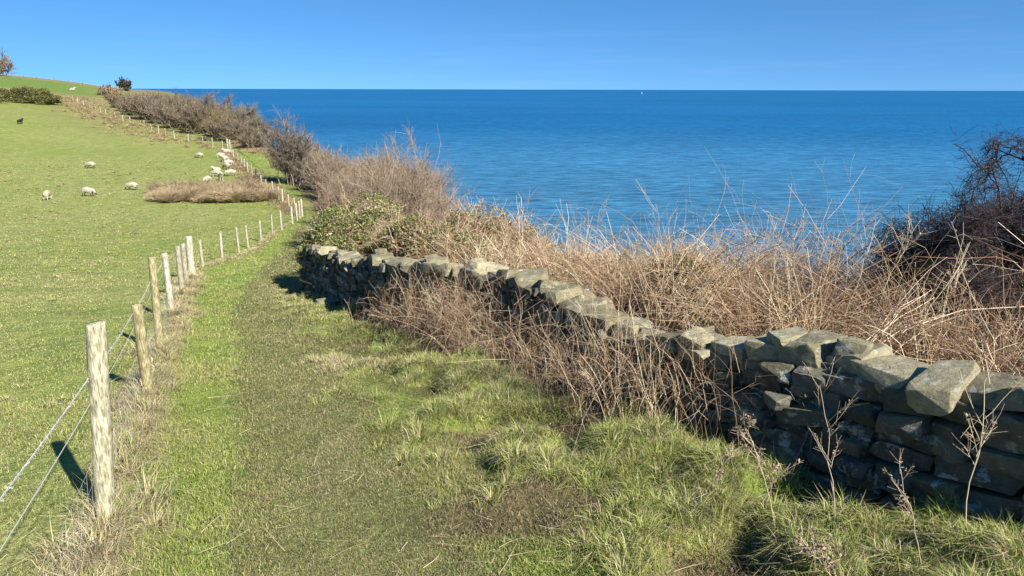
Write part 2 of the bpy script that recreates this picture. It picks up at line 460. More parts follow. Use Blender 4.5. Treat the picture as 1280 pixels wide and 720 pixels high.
def grow_grass():
    N = 1000000
    x, y, r = polar_points(N, 1.9, 95)
    b = bdist(x, y); f = fdist(x, y); p = pdist(x, y)
    hw = np.interp(y, PY, PHW)
    n2 = fbm2(x * 1.6, y * 1.6, 31, 3); n1 = fbm2(x * .35, y * .35, 21, 3); nc = fbm2(x * 3.2, y * 3.2, 71, 3)
    inf = smooth(.15, -.4, f)
    path = smooth(hw + .3, hw * .5, np.abs(p) + .16 * n2) * (1 - inf)
    wallside = smooth(-1.9, -.5, b) * smooth(19, 14, y)
    keep = (b < np.where(y < 16, -.05, .3)) & (rng.uniform(0, 1, N) > path * .2)
    keep &= rng.uniform(0, 1, N) > inf * .15
    q = np.exp(-(((x - .15) / .42) ** 2 + ((y - 3.62) / .28) ** 2)) + .8 * np.exp(-(((x + .35) / .2) ** 2 + ((y - 3.5) / .15) ** 2))
    keep &= rng.uniform(0, 1, N) > q * .85
    h = .038 + .020 * np.clip(n2, -1, 1) + 0 * x
    h = h * (1 - .35 * path)
    h += wallside * np.clip(.04 + .10 * nc, 0.0, .2) * np.where(y < 9, smooth(-.35, .2, tuft_field(x, y)), .6)
    fe = np.exp(-(f / .19) ** 2) * smooth(50, 35, y)
    h += fe * np.clip(.05 + .09 * nc, 0, .2)
    h = h * (1 - .15 * inf) * rng.uniform(.55, 1.35, N)
    sc = np.maximum(1, (r / 6.) ** .55)
    h = h * np.maximum(1, (r / 14.) ** .35)
    w = .0029 * sc * rng.uniform(.7, 1.4, N) * (1 + .5 * wallside)
    w = np.maximum(w, r * .00062)
    C = turf(x, y) * rng.uniform(.55, 1.6, (N, 1)) * (1 + rng.uniform(-.08, .08, (N, 3)))
    dry = rng.uniform(0, 1, N) < (.10 + .10 * wallside + .45 * fe + .22 * path + .07 * inf + .12 * np.clip(n2, 0, 1))
    C[dry] = jitter_col([STRAW, STRAW * .8, LITTER * 1.3], int(dry.sum()), .25)
    lean = rng.uniform(.2, 1.1, N); lean[dry] = rng.uniform(.6, 1.5, int(dry.sum()))
    P = np.stack([x, y, ground_z(x, y) - .004 + path * (.008 + .0007 * y)], 1)
    yaw = rng.uniform(0, 2 * np.pi, N)
    # blades of the pasture, the verge and the wall foot are separate growths
    zone = np.where(f < 0, 0, 1)
    for z, nm, lb in ((0, 'pasture_grass', 'short grazed yellow green grass of the sheep pasture'), (1, 'verge_grass', 'bright green grass of the path and its verges')):
        k = keep & (zone == z)
        V, F, c = blades(P[k], h[k], w[k], lean[k], C[k], C[k] * 1.15)
        tag(mesh_obj(nm, V, F, M_grass, c), lb, 'grass', kind='stuff')

def grow_path_grain():
    # very short trampled blades, crumbs of soil and dead scraps on the worn line
    N = 330000
    x, y, r = polar_points(N, 2.2, 40, -38, 12)
    p = pdist(x, y); hw = np.interp(y, PY, PHW); k = (np.abs(p) < hw * 1.25 * (1 + .25 * noise2(x * 3, y * 3, 8))) & (fdist(x, y) > .2)
    x, y, r = x[k], y[k], r[k]; m = len(x)
    sc = np.maximum(1, (r / 4.) ** .7)
    pal = [OLIVE * .75, GREEN * .75, GREEN * .65, WORN * 1.2, WORN * 1.05, WORN * .8, STRAW * .7, LITTER * .9, SOIL, OLIVE * .6]
    C = jitter_col(pal, m, .35)
    P = np.stack([x, y, ground_z(x, y) + .008 + .0008 * y], 1)
    V, F, c = blades(P, rng.uniform(.012, .03, m) * sc, np.maximum(.0026, r * .0007) * rng.uniform(.7, 1.5, m), rng.uniform(.3, 1.6, m), C)
    tag(mesh_obj('trampled_grass', V, F, M_grass, c), 'short trampled grass and dead scraps on the worn footpath', 'grass', kind='stuff')

def grow_tussocks():
    # coarse long grass in clumps between the path and the wall and along the fence foot
    cl = []
    g = rng
    n = 4200
    y = g.uniform(1.6, 17, n) ** 1.0; off = g.uniform(-2.2, -.02, n)
    x = Bx(y) + off * 1.25
    tf = tuft_field(x, y)
    k = g.uniform(0, 1, n) < smooth(np.where(y < 8, -2.3, -1.2), np.where(y < 8, -1.0, -.4), off) * smooth(-.3, .15, tf)
    q = np.exp(-(((x - .15) / .5) ** 2 + ((y - 3.62) / .33) ** 2))
    k &= g.uniform(0, 1, n) > q * 1.3
    cl.append((x[k], y[k], g.uniform(.08, .19, k.sum()) * np.interp(y[k], [5, 9, 14], [1, .75, .5]), (.5 + .5 * fbm2(x * .8, y * .8, 95, 2))[k]))
    n = 420
    y = g.uniform(1.2, 45, n) ** 1.0; x = Fx(y) + g.normal(-.02, .07, n)
    cl.append((x, y, g.uniform(.08, .22, n) * np.interp(y, [6, 14], [1, .6]), g.uniform(.55, 1.1, n)))
    n = 900; yy_ = g.uniform(2, 75, n); xx_ = Fx(yy_) - .6 - g.uniform(0, 1, n) * yy_ * .75; sel = fbm2(xx_ * .3, yy_ * .3, 99, 2) > -.1
    cl.append((xx_[sel], yy_[sel], (g.uniform(.04, .085, n) * (1 + yy_ / 60))[sel], g.uniform(.1, .9, n)[sel]))
    fp = [(-2.20, 3.43), (-3.31, 6.07), (-4.26, 8.22), (-5.4, 10.93), (-6.4, 13.46), (-7.05, 15.07), (-7.8, 17.02)]
    for (ax_, ay_) in fp:
        k = 11; cl.append((ax_ + g.normal(.03, .10, k), ay_ + g.normal(-.05, .22, k), g.uniform(.14, .30, k), g.uniform(.75, 1.2, k)))
    x = np.concatenate([c[0] for c in cl]); y = np.concatenate([c[1] for c in cl]); h = np.concatenate([c[2] for c in cl]); d = np.clip(np.concatenate([c[3] for c in cl]), 0, 1)
    nb = 130
    m = len(x) * nb
    ci = np.repeat(np.arange(len(x)), nb)
    a = rng.uniform(0, 2 * np.pi, m); rr = np.abs(rng.normal(0, .055, m))
    px = x[ci] + np.cos(a) * rr; py = y[ci] + np.sin(a) * rr
    P = np.stack([px, py, ground_z(px, py) - .01], 1)
    H = h[ci] * rng.uniform(.5, 1.3, m); dist = np.hypot(px, py)
    W = np.maximum(.0036, dist * .0006) * rng.uniform(.7, 1.3, m)
    dry = rng.uniform(0, 1, m) < (.17 + .7 * d[ci] ** 1.7)
    C = jitter_col([GREEN, GREEN * .9, BRIGHT, BRIGHT * 1.15, OLIVE * 1.15, OLIVE * 1.3], m, .35)
    C[dry] = jitter_col([STRAW, STRAW * 1.15, STRAW * .75, LITTER * 1.2], int(dry.sum()), .25)
    # lean outward from the clump centre
    lean = rng.uniform(.35, 1.3, m)
    V, F, c = blades(P, H, W, lean, C, C * 1.12, la=a + rng.normal(0, .5, m) + .6 * np.sin(ci * 1.7))
    tag(mesh_obj('tussock_grass', V, F, M_grass, c), 'coarse long grass tussocks along the foot of the stone wall and of the fence', 'long grass', kind='stuff')

def grow_litter():
    # flat dead stalks lying in the sward
    n = 9000
    x, y, r = polar_points(n, 2.0, 22)
    b = bdist(x, y); f = fdist(x, y); p = pdist(x, y)
    pr = .18 + .75 * smooth(-1.6, -.3, b) + .7 * np.exp(-(f / .35) ** 2)
    k = (b < .1) & (rng.uniform(0, 1, n) < pr) & (f > -1.2)
    x, y = x[k], y[k]; m = len(x)
    P = np.stack([x, y, ground_z(x, y) + rng.uniform(.008, .05, m)], 1)
    D = unit(np.stack([rng.normal(0, 1, m), rng.normal(0, 1, m), rng.normal(.05, .12, m)], 1))
    S = Stems(P, D, rng.uniform(.04, .22, m), rng.normal(0, .15, (m, 3)), rng.uniform(.0008, .0018, m), .0005, jitter_col([STRAW, LITTER, STRAW * 1.2, SOIL * 1.6], m, .3))
    V, F, c = S.mesh(3)
    tag(mesh_obj('plant_litter', V, [F], M_stem, c), 'dead straws and broken stalks lying in the grass', 'litter', kind='stuff')
# ---------------------------------------------------------------- dry stone wall
def stone_material():
    m, nt, b = newmat('lichened_sandstone'); N = nt.nodes; L = nt.links
    at = N.new('ShaderNodeAttribute'); at.attribute_name = 'tint'
    tc = N.new('ShaderNodeTexCoord')
    def noise(s, d=6, r=.6, off=0):
        mp = N.new('ShaderNodeMapping'); mp.inputs['Location'].default_value = (off, off * .7, off * .3)
        L.new(tc.outputs['Object'], mp.inputs['Vector'])
        n = N.new('ShaderNodeTexNoise'); n.inputs['Scale'].default_value = s; n.inputs['Detail'].default_value = d; n.inputs['Roughness'].default_value = r
        L.new(mp.outputs['Vector'], n.inputs['Vector']); return n
    def mr(n, a, b_, lo=0, hi=1):
        r = N.new('ShaderNodeMapRange'); r.inputs['From Min'].default_value = a; r.inputs['From Max'].default_value = b_; r.inputs['To Min'].default_value = lo; r.inputs['To Max'].default_value = hi
        L.new(n, r.inputs['Value']); return r.outputs['Result']
    def mix(fac, a, bcol):
        x = N.new('ShaderNodeMix'); x.data_type = 'RGBA'; L.new(fac, x.inputs['Factor']); L.new(a, x.inputs['A'])
        if isinstance(bcol, tuple): x.inputs['B'].default_value = bcol
        else: L.new(bcol, x.inputs['B'])
        return x.outputs['Result']
    v = N.new('ShaderNodeVectorMath'); v.operation = 'SCALE'; L.new(at.outputs['Color'], v.inputs[0])
    L.new(mr(noise(14, 8, .7).outputs['Fac'], .3, .7, .6, 1.4), v.inputs['Scale'])
    c = v.outputs['Vector']
    # upper faces carry more moss and algae
    ge = N.new('ShaderNodeNewGeometry'); sp = N.new('ShaderNodeSeparateXYZ'); L.new(ge.outputs['Normal'], sp.inputs[0])
    up = mr(sp.outputs['Z'], -.2, .8, .05, .6)
    mo = N.new('ShaderNodeMath'); mo.operation = 'MULTIPLY'; L.new(up, mo.inputs[0]); L.new(mr(noise(5, 6, .65, 3).outputs['Fac'], .38, .62), mo.inputs[1])
    c = mix(mo.outputs[0], c, (.25, .225, .095, 1))
    c = mix(mr(noise(7, 7, .7, 9).outputs['Fac'], .57, .62, 0, .8), c, (.46, .46, .40, 1))   # pale lichen crust
    c = mix(mr(noise(26, 5, .6, 17).outputs['Fac'], .66, .72, 0, .8), c, (.58, .58, .52, 1))
    c = mix(mr(noise(9, 7, .7, 27).outputs['Fac'], .60, .72, 0, .65), c, (.045, .045, .04, 1))
    L.new(c, b.inputs['Base Color']); b.inputs['Roughness'].default_value = .88; b.inputs['Specular IOR Level'].default_value = .25
    b1 = N.new('ShaderNodeBump'); b1.inputs['Distance'].default_value = .03; L.new(noise(11, 8, .75, 5).outputs['Fac'], b1.inputs['Height'])
    wv = N.new('ShaderNodeTexNoise'); wv.inputs['Scale'].default_value = 6; wv.inputs['Detail'].default_value = 6; mz = N.new('ShaderNodeMapping'); mz.inputs['Scale'].default_value = (1, 1, 9); L.new(tc.outputs['Object'], mz.inputs['Vector']); L.new(mz.outputs['Vector'], wv.inputs['Vector'])
    b0 = N.new('ShaderNodeBump'); b0.inputs['Distance'].default_value = .025; L.new(wv.outputs['Fac'], b0.inputs['Height']); L.new(b0.outputs['Normal'], b1.inputs['Normal'])
    b2 = N.new('ShaderNodeBump'); b2.inputs['Distance'].default_value = .009; L.new(noise(60, 6, .7, 8).outputs['Fac'], b2.inputs['Height']); L.new(b1.outputs['Normal'], b2.inputs['Normal'])
    L.new(b2.outputs['Normal'], b.inputs['Normal'])
    return m
M_stone = stone_material()

srng = np.random.default_rng(23)
def stone(size, jit=.22, chips=3, round_=.32):
    """fractured quarried block: convex hull of a skewed box with knocked-off corners, edges slightly worn; returns (V, tris, quads+)"""
    pts = []
    for sx in (-1, 1):
        for sy in (-1, 1):
            for sz in (-1, 1):
                c = np.array([sx, sy, sz], float) + srng.uniform(-jit, jit, 3) * [1, 1, 1.25]
                if srng.uniform() < .12 * chips:
                    k = srng.uniform(.2, .65, 3)      # knocked-off corner: three points instead of one
                    for ax in range(3):
                        p = c.copy(); p[ax] -= np.sign(p[ax]) * k[ax]; pts.append(p)
                else: pts.append(c)
    for _ in range(3):                                # slight bulges in the faces
        ax = srng.integers(0, 3); p = srng.uniform(-.6, .6, 3); p[ax] = srng.choice([-1, 1]) * srng.uniform(.98, 1.12); pts.append(p)
    size = np.asarray(size)
    bm = bmesh.new()
    for p in pts: bm.verts.new(Vector(p * size / 2))
    r = bmesh.ops.convex_hull(bm, input=bm.verts)
    bmesh.ops.delete(bm, geom=[v for v in bm.verts if not v.link_faces], context='VERTS')
    bmesh.ops.dissolve_limit(bm, angle_limit=R(7), verts=bm.verts[:], edges=bm.edges[:])
    w = float(size.min()) * .026
    bmesh.ops.bevel(bm, geom=bm.edges[:], offset=w, segments=2, profile=.6, affect='EDGES', clamp_overlap=True)
    bmesh.ops.triangulate(bm, faces=bm.faces[:])
    m = float(size.mean())
    bmesh.ops.subdivide_edges(bm, edges=[e for e in bm.edges if e.calc_length() > m * .28], cuts=1, use_grid_fill=False)
    bmesh.ops.triangulate(bm, faces=bm.faces[:])
    bmesh.ops.subdivide_edges(bm, edges=[e for e in bm.edges if e.calc_length() > m * .22], cuts=1, use_grid_fill=False)
    bmesh.ops.triangulate(bm, faces=bm.faces[:])
    bm.verts.index_update()
    V = np.array([v.co[:] for v in bm.verts]); F = np.array([[v.index for v in f.verts] for f in bm.faces]); bm.free()
    sd = int(srng.integers(0, 9999)); n = unit(V)
    # broken bedding: steps along the layers plus small pits
    lay = noise3(V[:, 0] / m * 1.5, V[:, 1] / m * 1.5, V[:, 2] / m * 9, sd) * .028 * m
    V = V + n * (lay + .022 * m * noise3(V[:, 0] / m * 5, V[:, 1] / m * 5, V[:, 2] / m * 5, sd + 1))[:, None]
    stone.F = F
    return V

def rot(P, rx, ry, rz):
    cx, sx, cy, sy, cz, sz = math.cos(rx), math.sin(rx), math.cos(ry), math.sin(ry), math.cos(rz), math.sin(rz)
    Rm = np.array([[cz, -sz, 0], [sz, cz, 0], [0, 0, 1]]) @ np.array([[cy, 0, sy], [0, 1, 0], [-sy, 0, cy]]) @ np.array([[1, 0, 0], [0, cx, -sx], [0, sx, cx]])
    return P @ Rm.T

def wall_line():
    yy = np.linspace(-.6, 15.3, 400); xx = Bx(yy)
    xx = np.convolve(np.pad(xx, 12, mode='reflect', reflect_type='odd'), np.ones(25) / 25, 'valid')
    s = np.concatenate([[0], np.cumsum(np.hypot(np.diff(xx), np.diff(yy)))])
    return xx, yy, s
WX, WY, WS = wall_line()
def wpt(s): return np.interp(s, WS, WX), np.interp(s, WS, WY)
def wdir(s):
    x0, y0 = wpt(s - .15); x1, y1 = wpt(s + .15); return math.atan2(y1 - y0, x1 - x0)
def wtop(y): return float(np.interp(y, [-1, 1.8, 3.1, 4.5, 5.6, 6.6, 7.6, 9, 11, 13, 15, 16.5], [.90, .90, .88, .85, .80, .88, 1.04, 1.04, .98, .95, .95, .8]))
STONEC = [np.array(c) for c in ((.19, .165, .12), (.23, .20, .15), (.14, .13, .10), (.175, .175, .145), (.26, .23, .17), (.12, .118, .10), (.20, .20, .175))]

def build_wall():
    xm, ym = wpt(WS[-1] / 2)
    root = empty('dry_stone_wall', (float(xm), float(ym), float(ground_z(xm, ym))), 'tumbledown dry stone wall of lichened blocks running down the right of the path', 'stone wall')
    base = root.location
    V, F, C = [], [], []; n = 0
    tops = []
    s_end = WS[-1]
    def put(P, store=True, cc=None):
        nonlocal n
        cc = STONEC[srng.integers(0, len(STONEC))] * srng.uniform(.35, .95) if cc is None else cc  # dimmed tint: damp stone, plus the wall face's shade put into the colour
        if store:
            V.append(P); F.append(stone.F + n); C.append(np.repeat(cc[None], len(P), 0)); n += len(P)
        else: tops.append((P, cc))
    for side in (-1, 1):                      # the face on the path, then the seaward face
        course = -.16; k = 0
        while course < 1.15:
            hgt = srng.uniform(.085, .17)
            s = srng.uniform(-.2, 0)
            while s < s_end:
                L = (srng.uniform(.14, .38) if float(wpt(s)[1]) < 8 else srng.uniform(.13, .32)) if side < 0 else srng.uniform(.3, .6)
                hs = hgt * srng.uniform(.78, 1.12)
                sc = s + L / 2
                if sc > s_end: break
                x, y = wpt(sc); x, y = float(x), float(y)
                top = wtop(y) - .09 + .10 * float(noise2(sc * 1.3, 2.2, 6))
                if course + hs * .5 > top: s += L; continue
                th = wdir(sc)
                gz = float(ground_z(x - .25, y, False))
                depth = srng.uniform(.26, .34)
                batter = (.27 - .10 * max(course, 0)) - depth / 2 + srng.normal(0, .03)
                nx, ny = -math.sin(th), math.cos(th)       # left of travel = path side
                # travel direction runs to +y, left normal points to -x (the path)
                o = batter if side < 0 else -batter
                P = stone((L * .98, depth, hs * 1.0), jit=.17, chips=4, round_=.1)
                slope = float(ground_z(x + math.cos(th) * .3, y + math.sin(th) * .3, False) - ground_z(x - math.cos(th) * .3, y - math.sin(th) * .3, False)) / .6
                P = rot(P, srng.normal(0, .09), -math.atan(slope) + srng.normal(0, .09), th + srng.normal(0, .10))
                P = P + np.array([x + nx * o, y + ny * o, gz + course + hs / 2])
                put(P)
                if side < 0 and srng.uniform() < .3:      # small packing stone wedged in the joint
                    q = srng.uniform(.05, .11); P2 = rot(stone((q * 1.3, q, q * .8), .3, 4, .2), 0, srng.normal(0, .4), srng.uniform(0, 3))
                    oo = o + .13; ex = x + math.cos(th) * L * .5; ey = y + math.sin(th) * L * .5
                    put(P2 + np.array([ex + nx * oo, ey + ny * oo, gz + course + srng.uniform(.1, .9) * hs]))
                s += L * srng.uniform(.99, 1.06)
            course += hgt * .985; k += 1
    # rubble core: a dark narrow heap that closes the joints
    ss = np.arange(0, s_end, .12)
    ring = []
    for q in ss:
        x, y = wpt(q); th = wdir(q); nx, ny = -math.sin(th), math.cos(th); gz = float(ground_z(x - .25, y, False)); t = wtop(float(y)) - .16
        for o, h in ((.13, -.3), (.10, t), (-.10, t), (-.13, -.3)):
            o2 = o + float(noise2(q * 5, h * 4, 3)) * .02
            ring.append((x + nx * o2, y + ny * o2, gz + h + (.05 * float(noise2(q * 6, o * 9, 4)) if h > 0 else 0)))
    m = len(ss); ring = np.array(ring)
    f = []
    for i in range(m - 1):
        for j in range(3): f.append((i * 4 + j, i * 4 + j + 1, (i + 1) * 4 + j + 1, (i + 1) * 4 + j))
    f.append((0, 1, 2, 3)); f.append(((m - 1) * 4, (m - 1) * 4 + 3, (m - 1) * 4 + 2, (m - 1) * 4 + 1))
    V.append(ring); FQ = np.array(f) + n; C.append(np.repeat(np.array([[.05, .043, .032]]), len(ring), 0)); n += len(ring)
    mesh_obj('stonework', np.concatenate(V) - np.array(base), [np.concatenate(F), FQ], M_stone, np.concatenate(C), parent=root, smooth_=True)
    # loose stones lying on top, each a part of its own
    s = .1; cnt = 0
    while s < s_end - .1:
        x, y = wpt(s); x, y = float(x), float(y)
        L = srng.uniform(.2, .40) if y < 6.8 else srng.uniform(.18, .38)
        dpt = srng.uniform(.24, .38); hs = srng.uniform(.09, .16)
        if 5.2 < y < 7.0 and srng.uniform() < .25: s += L * .8; continue
        th = wdir(s + L / 2); x, y = wpt(s + L / 2); x, y = float(x), float(y)
        gz = float(ground_z(x - .25, y, False))
        slope = float(ground_z(x + math.cos(th) * .3, y + math.sin(th) * .3, False) - ground_z(x - math.cos(th) * .3, y - math.sin(th) * .3, False)) / .6
        P = stone((L, dpt, hs), jit=.26, chips=6, round_=.08)
        P = rot(P, srng.normal(0, .12), -math.atan(slope) + srng.normal(0, .12), th + srng.normal(0, .3))
        o = srng.normal(.03, .05)
        c = np.array([x - math.sin(th) * o, y + math.cos(th) * o, gz + wtop(y) - .10 + .10 * float(noise2((s + L / 2) * 1.3, 2.2, 6)) + hs / 2 - .02])
        cc = np.array([.33, .29, .19]) * srng.uniform(.5, 1.25)  # paler than the face stones: sunlit tone put into the colour
        ob = mesh_obj('coping_stone', P, [stone.F], M_stone, np.repeat(cc[None], len(P), 0), parent=root, smooth_=True)
        ob.location = c - np.array(base); cnt += 1
        if srng.uniform() < .2:           # a second stone leaning on it
            P = stone((L * .6, dpt * .6, hs * .8), jit=.3, chips=4, round_=.2)
            P = rot(P, srng.normal(0, .12), srng.normal(0, .12), th + srng.normal(0, .4))
            ob = mesh_obj('coping_stone', P, [stone.F], M_stone, np.repeat(cc[None] * srng.uniform(.7, 1.1), len(P), 0), parent=root, smooth_=True)
            ob.location = c - np.array(base) + np.array([srng.normal(0, .1), srng.normal(0, .08), hs * .62]); cnt += 1
        s += L * srng.uniform(.9, 1.05)
    print('coping stones', cnt)
    # a few fallen stones in the grass at the foot
    for k, (sx, off, sz, lb) in enumerate(((5.3, .55, .3, 'fallen brown block half sunk in grass near the middle of the wall'), (12.2, .5, .34, 'fallen grey stone in the shade below the far part of the wall'), (3.3, .46, .26, 'small fallen stone in the grass below the nearest part of the wall'))):
        yv = {5.3: 5.4, 12.2: 12.4, 3.3: 3.6}[sx]; x = float(Bx(yv)) - off; z = float(ground_z(x, yv))
        P = rot(stone((sz, sz * .7, sz * .5), .3, 5, .2), .1, .15, srng.uniform(0, 3))
        tag(mesh_obj('fallen_stone', P, [stone.F], M_stone, np.repeat(np.array([[.2, .18, .13]]), len(P), 0), smooth_=True), lb, 'stone', 'stones fallen from the wall').location = (x, yv, z + sz * .12)
build_wall()
for _o in [o for o in scene.objects if o.type == 'MESH' and o.name.split('.')[0] in ('stonework', 'coping_stone', 'fallen_stone')]:
    _o.data.set_sharp_from_angle(angle=R(24))
# ---------------------------------------------------------------- post and wire fences
def wood_material():
    m, nt, b = newmat('weathered_post_wood'); N = nt.nodes; L = nt.links
    at = N.new('ShaderNodeAttribute'); at.attribute_name = 'tint'
    tc = N.new('ShaderNodeTexCoord')
    def noise(sc, s, d=6):
        mp = N.new('ShaderNodeMapping'); mp.inputs['Scale'].default_value = sc
        L.new(tc.outputs['Object'], mp.inputs['Vector'])
        n = N.new('ShaderNodeTexNoise'); n.inputs['Scale'].default_value = s; n.inputs['Detail'].default_value = d; n.inputs['Roughness'].default_value = .65
        L.new(mp.outputs['Vector'], n.inputs['Vector']); return n
    grain = noise((1, 1, .09), 150, 8); patch = noise((1, 1, .35), 38); moss = noise((1, 1, .35), 6)
    def ramp(n, a, ca, b_, cb):
        r = N.new('ShaderNodeValToRGB'); e = r.color_ramp.elements; e[0].position = a; e[0].color = ca; e[1].position = b_; e[1].color = cb
        L.new(n.outputs['Fac'], r.inputs['Fac']); return r.outputs['Color']
    cur = at.outputs['Color']
    for c in (ramp(grain, .36, (.34, .31, .25, 1), .56, (1.15, 1.15, 1.1, 1)), ramp(patch, .40, (.62, .60, .54, 1), .60, (1.15, 1.15, 1.12, 1))):
        v = N.new('ShaderNodeVectorMath'); v.operation = 'MULTIPLY'; L.new(cur, v.inputs[0]); L.new(c, v.inputs[1]); cur = v.outputs['Vector']
    mr = N.new('ShaderNodeMapRange'); mr.inputs['From Min'].default_value = .54; mr.inputs['From Max'].default_value = .68; mr.inputs['To Max'].default_value = .7
    L.new(moss.outputs['Fac'], mr.inputs['Value'])
    x = N.new('ShaderNodeMix'); x.data_type = 'RGBA'; L.new(mr.outputs['Result'], x.inputs['Factor']); L.new(cur, x.inputs['A']); x.inputs['B'].default_value = (.27, .27, .08, 1)
    L.new(x.outputs['Result'], b.inputs['Base Color']); b.inputs['Roughness'].default_value = .85; b.inputs['Specular IOR Level'].default_value = .2
    bp = N.new('ShaderNodeBump'); bp.inputs['Distance'].default_value = .006; L.new(grain.outputs['Fac'], bp.inputs['Height']); L.new(bp.outputs['Normal'], b.inputs['Normal'])
    return m
M_wood = wood_material()
M_wire, _nt, _b = newmat('galvanised_wire'); _b.inputs['Base Color'].default_value = (.70, .67, .60, 1); _b.inputs['Metallic'].default_value = .35; _b.inputs['Roughness'].default_value = .45
GREY = np.array([.38, .35, .27]); YELL = np.array([.36, .32, .19]); PALE = np.array([.48, .46, .39])
frng = np.random.default_rng(3)

def post_mesh(H, r, half=False, sides=14, rings=12):
    """cleft or round stake: flat sawn top with a worn rim, uneven sides, foot 0.25 m in the ground; half = split round with a flat back"""
    zs = np.concatenate([[-.25], np.linspace(0, H - .008, rings), [H]])
    a = np.arange(sides) * 2 * np.pi / sides; sd = int(frng.integers(0, 999))
    V = []
    for z in zs:
        rr = r * (1.03 - .07 * z / H) * (.93 if z == H else 1) + r * .07 * noise2(np.cos(a) * 1.6 + 5, z * 1.7 + np.sin(a) * 1.6, sd) + r * .03 * noise2(a * 3, z * 6, sd + 1)
        x, y = np.cos(a) * rr, np.sin(a) * rr
        if half: y = np.minimum(y, r * .25)
        V.append(np.stack([x, y, np.full(sides, z) + (.004 * np.cos(a + sd) if z > H - .02 else 0)], 1))
    V = np.concatenate(V + [np.array([[0, 0, H + .004]])])
    F = []
    for i in range(len(zs) - 1):
        for j in range(sides): F.append((i * sides + j, i * sides + (j + 1) % sides, (i + 1) * sides + (j + 1) % sides, (i + 1) * sides + j))
    t = (len(zs) - 1) * sides
    T = [(t + j, t + (j + 1) % sides, len(V) - 1) for j in range(sides)]
    return V, [np.array(F), np.array(T)]

def poly_tube(pts, r, sides=5):
    pts = np.asarray(pts, float); n = len(pts)
    d = unit(np.gradient(pts, axis=0)); a = unit(np.cross(d, [0, 0, 1.0001])); b = np.cross(d, a)
    an = np.arange(sides) * 2 * np.pi / sides
    V = (pts[:, None] + r * (a[:, None] * np.cos(an)[None, :, None] + b[:, None] * np.sin(an)[None, :, None])).reshape(-1, 3)
    i = (np.arange(n - 1)[:, None] * sides + np.arange(sides)[None]).ravel(); j = (np.arange(n - 1)[:, None] * sides + (np.arange(sides)[None] + 1) % sides).ravel()
    return V, np.stack([i, j, j + sides, i + sides], 1)

